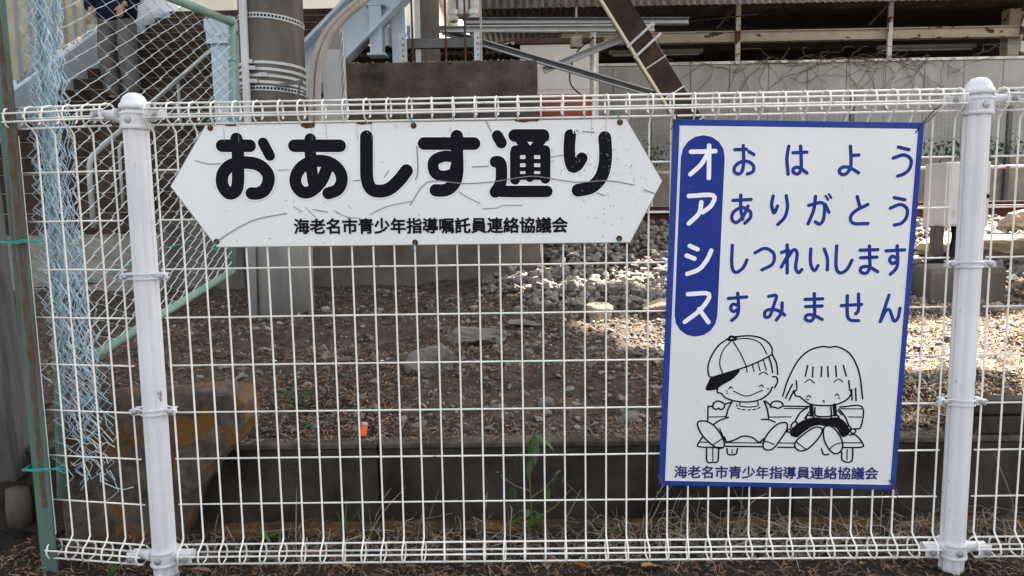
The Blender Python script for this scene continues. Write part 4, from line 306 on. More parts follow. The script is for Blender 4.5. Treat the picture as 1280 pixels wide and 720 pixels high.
def post(label,x,ang):
    t=thing('fence_post',label,'fence post',(x,.0,0),'round white posts of the mesh fence',(0,R(.4) if x<0 else 0,0))
    gr=lambda k:(.87 if k%6==0 else .945 if k%6 in (1,5) else 1)
    MB().lathe([(.0285,-.03),(.0285,1.172)],36,groove=gr).build('post_tube',white_post,t,smooth=False)
    MB().lathe([(.0,1.1725),(.0335,1.1725),(.0345,1.178),(.0335,1.184),(.029,1.189),(.0275,1.194),(.023,1.203),(.014,1.210),(.005,1.212),(0,1.212)],24).build('post_cap',white_post,t,smooth=True)
    for z in (1.146,.056):
        c=MB().lathe([(.030,-.020),(.0345,-.020),(.0355,-.016),(.0335,-.011),(.0335,.011),(.0355,.016),(.0345,.020),(.030,.020)],24)
        for s in (-1,1): c.cyl((s*.031,-.002,.004),(s*.046,-.004,.005),.0085,10)
        co=c.build('collar',white_post,t,(0,0,z),smooth=False,rot=(0,0,ang))
        MB().lathe([(0,0),(.0085,0),(.0075,.004),(0,.006)],10).build('bolt',bolt_m,co,(-.001,-.0335,.0),rot=(R(90),0,0))
    for z in (.775,.437):
        cl=MB()
        for dz in (-.006,.006):
            cl.tube([(-.058,-.012,dz*.3),(-.052,-.013,dz),(-.036,-.014,dz)]+[(.0315*math.sin(a),-.0315*math.cos(a),dz) for a in np.linspace(-1.15,1.15,9)]+[(.036,-.014,dz),(.052,-.013,dz),(.058,-.012,dz*.3)],.0021,5)
            cl.tube([(-.052,.010,dz),(-.036,.012,dz)]+[(.0315*math.sin(a),.0315*math.cos(a),dz) for a in np.linspace(-1.15,1.15,9)]+[(.036,.012,dz),(.052,.010,dz)],.0021,5)
        cl.box(-.051,-.040,-.0135,.008,-.0065,.0065); cl.box(.040,.051,-.0135,.008,-.0065,.0065)
        c=cl.build('strap_clamp',white_post,t,(0,0,z))
        for s in (-1,1): MB().lathe([(0,0),(.0075,0),(.007,.004),(.003,.0055),(0,.0055)],10).build('bolt',bolt_m,c,(s*.045,-.0135,0),rot=(R(90),0,0))
    if x>0: return
    bm=bmesh.new(); bmesh.ops.create_icosphere(bm,subdivisions=3,radius=.029)
    for v in bm.verts: v.co.z*=.55; v.co+=v.co.normalized()*.011*mnoise.noise(v.co*60+Vector((x,0,0)))
    me=bpy.data.meshes.new('mortar_foot'); bm.to_mesh(me); bm.free(); link('mortar_foot',me,white_post,t,(0,-.006,.004))
post('left round white fence post with domed cap between the end panel and the arrow sign',-1,0)
post('right round white fence post with domed cap beside the blue framed sign',1,0)
# ---------------- sign printing ----------------
def ribbon(mb,pts,w,y,closed=False,dy=4e-5):
    n=len(pts); pts=[Vector((p[0],p[1])) for p in pts]; h=w/2; v=[];f=[]
    def off(i):
        a=pts[i-1] if (closed or i>0) else pts[i]; b=pts[(i+1)%n] if (closed or i<n-1) else pts[i]
        t=(b-a).normalized(); return Vector((-t.y,t.x))
    rng=list(range(n))+([0] if closed else [])
    for q,i in enumerate(rng):
        o=off(i)*h; yy=y-dy*q/ max(1,len(rng))*8*0-dy*q*.25
        v+=[(pts[i].x+o.x,yy,pts[i].y+o.y),(pts[i].x-o.x,yy,pts[i].y-o.y)]
    f=[(2*q,2*q+1,2*q+3,2*q+2) for q in range(len(rng)-1)]
    if not closed:
        for i,s in ((0,-1),(n-1,1)):
            o=off(i); t=Vector((o.y,-o.x))*s; base=len(v); yy=v[2*i][1]
            arc=[pts[i]+(o*math.cos(a)+t*math.sin(a))*h for a in np.linspace(0,math.pi,9)]
            v+=[(p.x,yy,p.y) for p in arc]; f.append(tuple(range(base,base+9)))
    mb.add(v,f)
def rot2(p,a): return p
def strokes(data,name,m,parent,y,grow=0,step=9e-5,labels=None):
    chars={}
    for s in data: chars.setdefault(s[0],[]).append(s)
    for c,ss in chars.items():
        mb=MB(); yy=y
        for (_,w_,cl,pts) in ss:
            ribbon(mb,pts,w_+grow,yy,bool(cl)); yy-=step
        me=bpy.data.meshes.new(name); me.from_pydata(mb.v,[],mb.f)
        oo=link(name,me,m,parent)
        if name.startswith('cartoon'): oo['kind']='stuff'
def textmesh(s,size,width,m,parent,name,loc,rot=None,off=.0,ang=0):
    cu=bpy.data.curves.new('t','FONT'); cu.body=s; cu.size=size; cu.resolution_u=3
    o=bpy.data.objects.new('t',cu); C.objects.link(o); bpy.context.view_layer.update()
    me=bpy.data.meshes.new_from_object(o.evaluated_get(bpy.context.evaluated_depsgraph_get()))
    bpy.data.objects.remove(o); bpy.data.curves.remove(cu)
    co=np.empty(len(me.vertices)*3,dtype=np.float32); me.vertices.foreach_get('co',co); co=co.reshape(-1,3)
    if len(co):
        x0,x1=co[:,0].min(),co[:,0].max(); z0,z1=co[:,1].min(),co[:,1].max()
        nx=(co[:,0]-(x0+x1)/2)*width/(x1-x0); nz=(co[:,1]-(z0+z1)/2)*(width/(x1-x0))
        co=np.stack([nx,np.zeros_like(nx),nz],1); me.vertices.foreach_set('co',co.ravel()); me.update()
    me.name=name; me.materials.clear()
    bm=bmesh.new()
    for q in range(9):
        b_=bmesh.new(); b_.from_mesh(me); dx,dz=(0,0) if q==0 else (off*size*math.cos(q*math.pi/4),off*size*math.sin(q*math.pi/4))
        bmesh.ops.translate(b_,verts=b_.verts,vec=(dx,-q*1e-5,dz)); tm=bpy.data.meshes.new('t'); b_.to_mesh(tm); b_.free(); bm.from_mesh(tm); bpy.data.meshes.remove(tm)
    bm.to_mesh(me); bm.free()
    return link(name,me,m,parent,loc,(0,ang,0))
# arrow sign
S=thing('street_name_sign','white double ended arrow sign with large black Japanese lettering wired to the fence','sign',(AO[0],-.012,AO[1]))
MB().prism(ARROW,.0,.004).build('board',board_w,S,bevel=.0012)
# thin dark worn edge
mb=MB()
n=len(ARROW)
for i in range(n):
    a,b=ARROW[i],ARROW[(i+1)%n]; mb.bar((a[0],.002,a[1]),(b[0],.002,b[1]),.0016,.0046)
mb.build('worn_edge',crack_m,S)
CRK=[(a,b+.014,c,d) for a,b,c,d in BIG]
strokes(BIG,'letter_crack',seam_m,S,-.0004,grow=.0068,step=1e-5)
strokes(BIG,'letter_outline',outline_w,S,-.0010,grow=.0058,step=1e-5)
strokes(BIG,'letter',ink,S,-.0016,step=4e-5)
mb=MB()
for s in SCR: ribbon(mb,s,rnd.uniform(.0014,.0024),-.0020)
for q in range(150):
    x_=rnd.gauss(.46,.06) if q<85 else rnd.uniform(-.5,.5); z_=rnd.gauss(.02,.07) if q<85 else rnd.uniform(-.14,.14)
    if abs(z_)>.14 or abs(x_)+abs(z_)*.6>.57: continue
    a=rnd.uniform(0,3); l=rnd.uniform(.001,.004 if q%9 else .012); ribbon(mb,[(x_,z_),(x_+l*math.cos(a),z_+l*math.sin(a))],rnd.uniform(.0007,.0016),-.0019)
me=bpy.data.meshes.new('scratch'); me.from_pydata(mb.v,[],mb.f); tag(link('scratches',me,crack_m,S),'fine grey cracks and pits in the white paint',kind='stuff')
T1c=((T1[0][0]+T1[1][0])/2,(T1[0][1]+T1[1][1])/2)
textmesh('海老名市青少年指導嘱託員連絡協議会',.04,abs(T1[1][0]-T1[0][0]),ink,S,'small_lettering',(T1c[0],-.0015,T1c[1]),off=.030,ang=math.atan2(-(T1[1][1]-T1[0][1]),T1[1][0]-T1[0][0]))
for i,(hx,hz) in enumerate(HOLES):
    e=MB().tube([(hx+.0055*math.cos(a),-.001,hz+.0055*math.sin(a)) for a in np.linspace(0,2*math.pi,13)],.0017,6).add([(hx+.0055*math.cos(a),-.0005,hz+.0055*math.sin(a)) for a in np.linspace(0,2*math.pi,13)[:-1]],[tuple(range(12))]).build('eyelet',rust_m,S)
    up=1 if hz>0 else -1
    MB().tube([(hx,-.002,hz),(hx-.003,-.007,hz+up*.008),(hx-.004,-.004,hz+up*.016),(hx-.003,.010,hz+up*.022),(hx-.008,.012,hz+up*.012)],.0012,5).build('tie_wire',teal,S)
for (px_,w_,dep) in ((-.434,.030,.004),(-.252,.036,.012),(-.118,.040,.006),(.265,.060,.007)):
    poly=[(px_-w_/2,.1462),(px_+w_/2,.1462),(px_+w_*.45,.1455-dep*.8),(px_+w_*.2,.1455-dep*rnd.uniform(.5,1.1)),(px_-w_*.1,.1455-dep),(px_-w_*.4,.1455-dep*.6)]
    MB().prism(poly,-.0013,-.0003).build('rust_patch',rust_m,S)
for px_ in (-.434,-.225,-.118,.435):
    for e_ in (-.017,.017):
        ribbon(mb2:=MB(),[(px_+e_,.142),(px_+e_,.105)],.0008,-.0017)
        me=bpy.data.meshes.new('tape_edge'); me.from_pydata(mb2.v,[],mb2.f); link('tape_edge',me,crack_m,S)
ch=MB()
for q in range(26): 
    x_=.508+0*q; cx=.3845+rnd.uniform(-.011,.011); cz=.1175+rnd.uniform(-.006,.006); ribbon(ch,[(cx,cz),(cx+rnd.uniform(-.002,.002),cz+rnd.uniform(-.002,.002))],rnd.uniform(.0012,.003),-.0021-q*1e-5)
me=bpy.data.meshes.new('paint_chip'); me.from_pydata(ch.v,[],ch.f); link('paint_chip',me,outline_w,S)
# blue framed sign
B=thing('greeting_sign','white portrait sign with blue border, blue kana rows and two cartoon children on a bench','sign',(BO[0],-.012,BO[1]),rot=(0,-BA,0))
bw=[(p[0],p[1]) for p in BOARD]; xa=(bw[0][0]+bw[3][0])/2; xb=(bw[1][0]+bw[2][0])/2; za=(bw[2][1]+bw[3][1])/2; zb=(bw[0][1]+bw[1][1])/2
MB().box(xa,xb,0,.006,za,zb).build('board',blue_frame,B,bevel=.0015)
MB().box(xa+.0165,xb-.0165,-.0006,-.0001,za+.0145,zb-.016).build('face_sheet',board_w2,B)
fr=MB()
for x0,x1,z0,z1 in ((xa+.013,xb-.013,zb-.0165,zb-.0150),(xa+.013,xb-.013,za+.0130,za+.0145),(xa+.0145,xa+.0160,za+.013,zb-.015),(xb-.0160,xb-.0145,za+.013,zb-.015)): fr.box(x0,x1,-.0010,-.0003,z0,z1)
fr.build('inner_line',outline_w,B)
mb=MB(); ribbon(mb,PILL,.107,-.0010); me=bpy.data.meshes.new('pill_outline'); me.from_pydata(mb.v,[],mb.f); link('pill_outline',me,outline_w,B)
mb=MB(); ribbon(mb,PILL,.1035,-.0014); me=bpy.data.meshes.new('blue_pill'); me.from_pydata(mb.v,[],mb.f); link('blue_pill',me,blue,B)
strokes(WHITE,'white_kana',outline_w,B,-.0018,grow=.001,step=4e-5)
strokes(BLUE,'kana_outline',outline_w,B,-.0008,grow=.0042,step=1e-5)
strokes(BLUE,'blue_kana',blue,B,-.0013,grow=.0014,step=4e-5)
strokes(LINE,'cartoon_outline',outline_w,B,-.0008,grow=.0036,step=3e-6)
strokes(LINE,'cartoon_line',black_line,B,-.0013,grow=.0010,step=1.2e-5)
for nm,pl in (('cap_brim',BRIM),('overalls',OVER)):
    bm=bmesh.new(); vs=[bm.verts.new((p[0],-.0011,p[1])) for p in pl]; fc=bm.faces.new(vs); bmesh.ops.triangulate(bm,faces=[fc]); me=bpy.data.meshes.new(nm); bm.to_mesh(me); bm.free(); link(nm,me,black_line,B)
mb=MB()
for q in range(46):
    x_=rnd.uniform(-.27,.27); z_=rnd.uniform(-.42,.42); a=rnd.uniform(0,3); l=rnd.uniform(.0008,.003); ribbon(mb,[(x_,z_),(x_+l*math.cos(a),z_+l*math.sin(a))],rnd.uniform(.0006,.0013),-.0021)
me=bpy.data.meshes.new('specks'); me.from_pydata(mb.v,[],mb.f); tag(link('specks',me,crack_m,B),kind='stuff')
T2c=((T2[0][0]+T2[1][0])/2,(T2[0][1]+T2[1][1])/2)
textmesh('海老名市青少年指導員連絡協議会',.035,T2[1][0]-T2[0][0],navy,B,'small_lettering',(T2c[0],-.0014,T2c[1]),off=.024,ang=math.atan2(-(T2[1][1]-T2[0][1]),T2[1][0]-T2[0][0]))
blackwire=steel_d
for (cx,cz,dx,dz) in ((xa+.006,zb-.004,-.004,.03),(xb-.008,zb-.004,.035,.038),(xa+.008,za+.006,-.012,-.035),(xb-.006,za+.006,.012,-.022)):
    MB().tube([(cx-.012,-.002,cz-.02*(1 if cz>0 else -1)),(cx,-.004,cz),(cx+dx*.5,-.006,cz+dz*.6),(cx+dx,.004,cz+dz),(cx+dx*.7,.008,cz+dz*.7),(cx+dx*1.3,-.002,cz+dz*1.2)],.0014,5).build('tie_wire',rust_m if cz>0 else blackwire,B)
    MB().tube([(cx+.006,-.003,cz),(cx+dx*.7,-.009,cz+dz*.5),(cx+dx*1.1,-.002,cz+dz*.9)],.0013,5).build('tie_wire',blackwire,B)
# ---------------- left posts and chain link ----------------
t=thing('green_angle_post','weathered green steel angle post with a rust streak at the left edge of the fence','post',(-1.312,.02,0))
MB().add([(-.021,-.003,-.03),(.019,-.003,-.03),(.019,.003,-.03),(-.015,.003,-.03),(-.015,.037,-.03),(-.021,.037,-.03),(-.021,-.003,1.9),(.019,-.003,1.9),(.019,.003,1.9),(-.015,.003,1.9),(-.015,.037,1.9),(-.021,.037,1.9)],
 [(0,1,7,6),(1,2,8,7),(2,3,9,8),(3,4,10,9),(4,5,11,10),(5,0,6,11),(6,7,8,9,10,11)]).build('angle_bar',tgreen,t)
for z,lab in ((.862,'teal wire tie round the green post at sign height'),(.285,'teal wire tie round the green post near the ground')):
    tt=MB()
    for q in range(3): tt.tube([(-1.345,.045,z+q*.003),(-1.346,.0,z+.001*q),(-1.312,.005,z-.004+q*.003),(-1.285,-.002,z+q*.003),(-1.262,.008,z+.004-q*.003),(-1.24,.004,z+.012-q*.011)],.0013,5)
    tag(tt.build('wire_tie',teal),lab,'wire tie','teal wire ties on the green post')
kn=MB(); 
for q in range(7): kn.tube([(-1.333+.012*math.sin(a*(2+q%3)+q),.0+.010*math.cos(a*2+q),1.318+.014*math.cos(a*(1+q%2)+q*2)) for a in np.linspace(0,5,14)],.002,5)
tag(kn.build('twine_knot',teal),'teal twine knot on the green post above the mesh fence','knot')
zz=np.linspace(.18,1.9,60); ed=[(-.004+rnd.uniform(-.0025,.0025),z_) for z_ in zz]+[(.008+rnd.uniform(-.003,.003),z_) for z_ in zz[::-1]]
V_=[(a_,-.0036,b_) for a_,b_ in ed]; me=bpy.data.meshes.new('rust_streak'); me.from_pydata(V_,[],[(i_,i_+1,118-i_,119-i_) for i_ in range(59)]); link('rust_streak',me,M('streak_rust',(.12,.06,.04),(.10,.10,.085),30,.45,.6,rough=.9),t)
t=thing('wooden_post','grey weathered wooden post with nail holes left of the green angle post','post',(-1.565,.25,.0))
MB().box(-.06,.045,-.04,.05,.17,1.75).build('timber',wood_m,t,bevel=.008,rot=(0,R(-1.5),0))
MB().lathe([(.0,0),(.032,0),(.034,.05),(.030,.11),(0,.12)],14,c=(.015,.0,.03)).build('pipe_stub',pole_m,t,smooth=True)
mb=MB()
for x_,z_ in ((-.01,.47),(.0,.45),(-.015,.43)): mb.cyl((x_,-.0445,z_),(x_,-.040,z_),.0028,8)
mb.build('nail_hole',black_line,t)
# chain link panel, bottom and top slope a little
A0=Vector((-1.262,.22,.545)); B0=Vector((-1.272,1.2,.687)); A1=Vector((-1.215,.22,1.585)); B1=Vector((-1.213,1.2,1.674))
CL=thing('chain_link_fence','pale blue chain link panel in a green pipe frame leading back to the stairs','chain link fence',A0)
nS=20
Hh=1.01; nz=23
def lerp(s,z):
    a=A0.lerp(B0,s); b=A1.lerp(B1,s); return a.lerp(b,z)-A0
for i in range(-2,nS):
    pts=[]
    ph=rnd.uniform(-.004,.004)
    for q in range(nz*2+1):
        s=(i+((q+i)%2))/nS+ph*.2; bul=math.sin(q*.4+i)*.002
        p=lerp(s,q/(nz*2)); p.x+=(.0028 if (q+i)%2 else -.0028)+bul; p.y+=rnd.uniform(-.003,.003); pts.append(p)
    MB().tube(pts,.0016,4,False).build('chain_link_wire',linkblue,CL)
MB().tube([lerp(-.03,-.005),lerp(1,-.005)],.0135,10).build('frame_pipe',lgreen,CL,smooth=True)
MB().tube([lerp(-.4,1.0),lerp(1,1.0)],.015,10).build('frame_pipe',lgreen,CL,smooth=True)
MB().tube([lerp(1,-.01),lerp(1,1.02)],.014,10).build('frame_pipe',lgreen,CL,smooth=True)
for z in (.1,.35,.62,.85): MB().tube([lerp(1,z)+Vector((-.018*math.cos(a),-.018*math.sin(a),0)) for a in np.linspace(0,6.28,9)],.0018,5).build('tie_wire',teal,CL)
MB().tube([Vector((-.10,-.03,.165+0*q))+Vector((q*.02,q*.035,.0+.012*q+.006*math.sin(q))) for q in range(12)],.0014,5).build('tie_wire',teal,CL)
# bundle of gathered mesh
BD=thing('chain_link_bundle','bunched up loose end of pale blue chain link mesh behind the end panel','chain link mesh',(-1.257,.10,.2))
for i in range(40):
    u=(i/39-.5); pts=[]; side=rnd.choice((-1,1)); z1=1.75; z0=.30+rnd.uniform(-.10,.16) if i>9 else .36+rnd.uniform(0,.3)
    N_=int((z1-z0)/rnd.uniform(.022,.034)); wob=rnd.uniform(0,6)
    for q in range(N_+1):
        z=z0+(z1-z0)*q/N_; tt=(z-.2)/1.4
        wid=.085*(.8+.25*math.sin(z*3+1)) ; shift=.03*tt-.008+.012*math.sin(z*4)
        amp=(.0035+ (.010 if i<12 else .003)+ (.006 if z<.55 else 0))*rnd.uniform(.5,1.5)
        pts.append((u*wid*1.35+shift+amp*(1 if (q+i)%2 else -1)+.004*math.sin(wob+z*9), .03*math.sin(i*2.1+z*3)+rnd.uniform(-.004,.004)-.01, z-.2+rnd.uniform(-.005,.005)))
    if i%3==0:
        e=pts[0]; pts=[(e[0]+rnd.uniform(-.02,.06),e[1]-.02,e[2]-.05),(e[0]+rnd.uniform(-.02,.03),e[1]-.03,e[2]-.02)]+pts
    MB().tube(pts,.0013,4,False).build('mesh_strand',bundleblue if i%5 else linkblue,BD)
for q in range(5):
    x_=rnd.uniform(-.03,.02); z_=.26+q*.035; 
    MB().tube([(x_+.02*k+rnd.uniform(-.012,.012),-.03+rnd.uniform(-.01,.01),z_-.2+rnd.uniform(-.02,.02)-.010*k) for k in range(7)],.0014,4).build('mesh_strand',linkblue,BD)
MB().tube([(-.075,.02,-.035),(-.035,.02,.62),(-.012,.02,1.5)],.0125,10).build('pole',lgreen,BD,smooth=True)
# ---------------- concrete chunk ----------------
bm=bmesh.new(); prof=[(-1.36,.0),(-1.37,.40),(-1.2,.437),(-1.0,.448),(-.90,.452),(-.855,.44),(-.832,.41),(-.828,.36),(-.86,.30),(-.93,.235),(-.99,.15),(-1.04,.0)]
dens=[]
for a_,b_ in zip(prof,prof[1:]+prof[:1]):
    m_=max(1,int(math.dist(a_,b_)/.02)); dens+=[(a_[0]+(b_[0]-a_[0])*q/m_,a_[1]+(b_[1]-a_[1])*q/m_) for q in range(m_)]
cx_,cz_=-1.13,.24; rings=[]
spec=[(.15,.0),(.15,.35),(.148,.65),(.148,.85),(.150,.95),(.156,.985),(.165,1.0),(.185,1.0),(.21,1.0),(.24,1.0),(.258,.985)]
for y_,f_ in spec:
    if f_==0: continue
    ring=[]
    for (x_,z_) in dens:
        p=Vector((cx_+(x_-cx_)*f_,y_,cz_+(z_-cz_)*f_)); nn=mnoise.noise(p*9)*.010+mnoise.noise(p*28)*.006+mnoise.noise(p*70)*.003
        d_=Vector((p.x-cx_,0,p.z-cz_)).normalized(); p+=d_*nn*(f_**2)+Vector((0,nn*.9 if y_<.2 else 0,0)); ring.append(bm.verts.new(p))
    rings.append(ring)
n_=len(dens); cc=bm.verts.new((cx_,.15,cz_)); ce=bm.verts.new((cx_,.26,cz_))
for k_ in range(n_):
    bm.faces.new((cc,rings[0][k_],rings[0][(k_+1)%n_])); bm.faces.new((ce,rings[-1][(k_+1)%n_],rings[-1][k_]))
    for a_,b_ in zip(rings,rings[1:]): bm.faces.new((a_[k_],b_[k_],b_[(k_+1)%n_],a_[(k_+1)%n_]))
bmesh.ops.recalc_face_normals(bm,faces=bm.faces); me=bpy.data.meshes.new('concrete_chunk'); bm.to_mesh(me); bm.free()
me.transform(Matrix.Translation((1.3,-.18,0))); o=link('concrete_chunk',me,chunk_m,None,(-1.3,.18,0))
tag(o,'broken round ended concrete chunk stained orange leaning on the kerb at the left','concrete chunk')
# ---------------- utility pole and neighbours ----------------
pc=(-1.385,2.1)
U=thing('utility_pole','thick grey concrete utility pole wrapped in steel bands left of the concrete block','utility pole',(pc[0],pc[1],.2))
MB().lathe([(.168,0),(.166,1.0),(.160,2.2),(.15,5.2)],40).build('pole_shaft',pole_m,U,smooth=True,rot=(0,R(.9),0))
MB().lathe([(.1715,0),(.1705,.80),(.169,.815)],40).build('pole_lower_section',M('paler_pole_concrete',(.34,.33,.31),(.22,.21,.195),5,rough=.9,bump=.25,bscale=60,stretch=(1,1,.3)),U,smooth=True,rot=(0,R(.9),0))  # lower length of the pole in a paler concrete tone
def band(z,h,r,tilt,m=galv,holes=0,nm='steel_band'):
    c=MB(); n=32; c.lathe([(r-.004,-h/2),(r,-h/2),(r,h/2),(r-.004,h/2)],n)
    o=c.build(nm,m,U,(.028*z/1.8,0,z),rot=(R(-2),R(tilt),0))
    if holes:
        hm=MB()
        for k in range(holes):
            a=math.pi+ (k+.5)*math.pi/holes; 
            p=Vector(((r+.001)*math.cos(a),(r+.001)*math.sin(a),0)); tdir=Vector((-math.sin(a),math.cos(a),0)); e=.0055
            hm.add([p-tdir*e-Vector((0,0,e)),p+tdir*e-Vector((0,0,e)),p+tdir*e+Vector((0,0,e)),p-tdir*e+Vector((0,0,e))],[(0,1,2,3)])
        hm.build('band_hole',black_line,o)
    return o
band(1.690,.026,.1665,4,steel_light,30)
for z,tl in ((1.462,2),(1.430,3),(1.398,3),(1.366,3)):
    o=band(z,.014,.168,tl,steel_light); MB().box(-.022,.022,-.012,.0,-.011,.011).build('buckle',galv,o,(rnd.uniform(-.08,.03),-.165,0),bevel=.003)
band(1.335,.024,.1685,2,galv,30)
MB().tube([(.12,-.12,1.31),(.14,-.14,1.26),(.165,-.15,1.25),(.19,-.15,1.28),(.205,-.15,1.36)],.006,6).build('strap_tail',steel_d,U)
MB().bar((.09,-.16,1.352),(.22,-.15,1.372),.016,.006).build('strap_tail',steel_d,U)
t=MB().tube([(-1.475,1.93,.33),(-1.448,1.93,1.2),(-1.428,1.93,2.7)],.0195,12).build('steel_conduit_pole',steel_light,smooth=True); tag(t,'slim grey steel pipe standing against the left side of the concrete pole','pipe')
def path_pts(P_,n=6):
    P_=[Vector(p) for p in P_]; out=[]
    for i in range(len(P_)-1):
        p1,p2=P_[i],P_[i+1]; p0=P_[i-1] if i else 2*p1-p2; p3=P_[i+2] if i+2<len(P_) else 2*p2-p1
        for k in range(n):
            t_=k/n; out.append(.5*((2*p1)+(p2-p0)*t_+(2*p0-5*p1+4*p2-p3)*t_*t_+(-p0+3*p1-3*p2+p3)*t_**3))
    out.append(P_[-1]); return out
for dx,lab in ((0,'beige conduit curving up beside the concrete pole, nearest the pole'),(.034,'beige conduit curving up beside the concrete pole, on the side of the light blue girder')):
    o=MB().tube(path_pts([(-1.15+dx,3.25,.70),(-1.15+dx,2.9,.86),(-1.145+dx,2.2,.98),(-1.135+dx,1.98,1.12),(-1.130+dx,1.95,1.25),(-1.122+dx,1.95,1.55),(-1.085+dx,1.95,1.72),(-1.0+dx,1.95,1.85),(-.85+dx,1.95,1.97),(-.55+dx,1.95,2.2)]),.0165,12).build('conduit',cond_m,smooth=True); tag(o,lab,'conduit','two curved conduits beside the pole')
t=thing('cable_trough','grey beige cable trough panel between the concrete pole and concrete block','cable trough',(-1.1,2.3,.25))
MB().box(-.04,.03,.10,.90,.66,.71).build('bracket_arm',galv,t)
MB().box(-.06,.052,0,.10,.62,1.67).build('trough_body',cond_m,t,bevel=.006); MB().box(-.055,.047,-.006,-.001,.85,1.55).build('cover',cab_m,t,bevel=.003)
o=MB()
for q in range(3): o.tube([(-1.035+.007*math.cos(z*30+q*2.1),2.27+.007*math.sin(z*30+q*2.1),z) for z in np.linspace(.88,1.90,44)],.0055,5)
tag(o.build('twisted_cable',galv,smooth=True),'grey twisted cable rising beside the trough at the block edge','cable')
# concrete block
t=thing('concrete_block','large weathered dark concrete foundation block behind the arrow sign','concrete block',(-.635,3.2,.2))
bmx=MB().box(-.68,.688,0,1.1,.5,1.705).build('block_body',block_m,t,bevel=.02)
MB().box(-.95,.70,-.02,1.15,0,.497).build('block_foot',M('block_foot_concrete',(.17,.145,.12),(.07,.058,.048),3,.35,.7,rough=.95,bump=.6,bscale=45),t,bevel=.02)
mb=MB()
for q in range(46):
    x_=rnd.uniform(-.66,.67); z_=rnd.uniform(1.2,1.69); r_=rnd.uniform(.003,.011 if q%6==0 else .006); n=7
    mb.add([(x_+r_*math.cos(a)*rnd.uniform(.7,1.2),-.0008,z_+r_*math.sin(a)*rnd.uniform(.6,1.1)) for a in np.linspace(0,6.28,8)[:-1]],[tuple(range(7))])
tag(mb.build('air_holes',black_line,t),kind='stuff')
mb=MB()
for q in range(420):
    x_=rnd.uniform(-.67,.68); r_=rnd.uniform(.004,.011); c=(x_,rnd.uniform(.0,.25),1.705)
    mb.add([(c[0]+r_,c[1],c[2]),(c[0],c[1]+r_,c[2]),(c[0]-r_,c[1],c[2]),(c[0],c[1]-r_,c[2]),(c[0],c[1],c[2]+r_*.9)],[(0,1,4),(1,2,4),(2,3,4),(3,0,4)])
tag(mb.build('grit',palerock,t),kind='stuff')
# ---------------- stairs ----------------
ST=thing('concrete_staircase','wide dark concrete staircase climbing away behind the chain link panel','staircase',(-3.9,3.0,.3))
n=0
tr,ri=.29,.17
y0=3.2-3.0; 
for k_ in range(20):
    z0=.93-.17*4-.3+.17*k_ +.0; y=(4.3-.29*4-3.0)+.29*k_
    MB().box(-1.3,1.3,y,y+tr+.02,z0-.5,z0+.165).build('step',pale_step if k_ in (0,1,2) else stair_m,ST)
    if k_>1: MB().box(-1.3,1.3,y-.008,y+.045,z0+.1655,z0+.174).build('nosing',nosing_m,ST)
for s in (-1,):
    MB().bar((-1.33,.0,.05),(-1.33,6.4,.05+.586*6.4+.12),.40,.07,up=(1,0,0)).build('stringer',lblue,ST)
MB().bar((1.36,1.9,1.15),(1.36,6.4,1.15+.586*4.5),.30,.06,up=(1,0,0)).build('stringer',lblue,ST)
MB().box(-1.3,1.3,6.1,9.0,3.3,3.56).build('landing',stair_m,ST)
bal=thing('stair_balustrade','pale cream corrugated balustrade along the left of the staircase','balustrade',(-5.26,3.0,.45))
for q in range(62):
    y=q*.1; zb=.25+.586*y+.02
    MB().box(-.012 if q%2 else -.035,.012 if q%2 else -.01,y,y+.099,zb,zb+1.25).build('cream_strip',cream if q%2 else lblue,bal)
MB().bar((0,-.1,.25+1.27),(0,6.3,.25+1.27+.586*6.3),.06,.07,up=(1,0,0)).build('top_rail',lblue,bal)
hr=thing('stair_handrail','silver tubular handrail with a bent lower end in the middle of the stairs','handrail',(-3.46,3.9,.86))
MB().tube([(0,0,-.05),(0,0,.36),(0,.015,.45),(0,.06,.52)]+[(0,.06+.1*k_,.52+.0553*k_) for k_ in range(1,40)],.021,10).build('upper_rail',steel_light,hr,smooth=True)
MB().tube([(.07,.32,.12),(.07,.32,.45),(.05,.36,.52),(0,.45,.60),(0,.5,.66)],.014,8).build('rail_bracket',steel_light,hr,smooth=True)
for k_ in (1.6,3.0): MB().tube([(0,k_,.52+.553*(k_-.06)),(0,k_,.52+.553*(k_-.06)-.75)],.016,8).build('rail_post',steel_light,hr,smooth=True)
pl=MB().box(-2.62,-2.03,3.25,3.9,.2,.86).build('stair_plinth',pole_m,bevel=.01); pl.data.transform(Matrix.Translation((2.3,-3.5,-.2))); pl.location=(2.3*-1,3.5,.2); tag(pl,'grey concrete plinth at the foot of the stairs behind the chain link','plinth')
t=thing('steel_column','light blue steel column with a bolted bracket at the right of the stairs','column',(-2.80,5.0,.25))
MB().box(-.10,.10,-.004,.012,0,2.45).box(-.10,-.085,.012,.2,0,2.45).box(.085,.10,.012,.2,0,2.45).build('column_shaft',lblue,t)
MB().box(-.14,.14,-.03,.2,2.32,2.42).box(-.12,.12,-.045,-.03,2.20,2.34).build('column_bracket',lblue,t)
for s in (-1,0,1): MB().cyl((s*.07,-.055,2.27),(s*.07,-.044,2.27),.016,8).build('bolt',bolt_m,t)
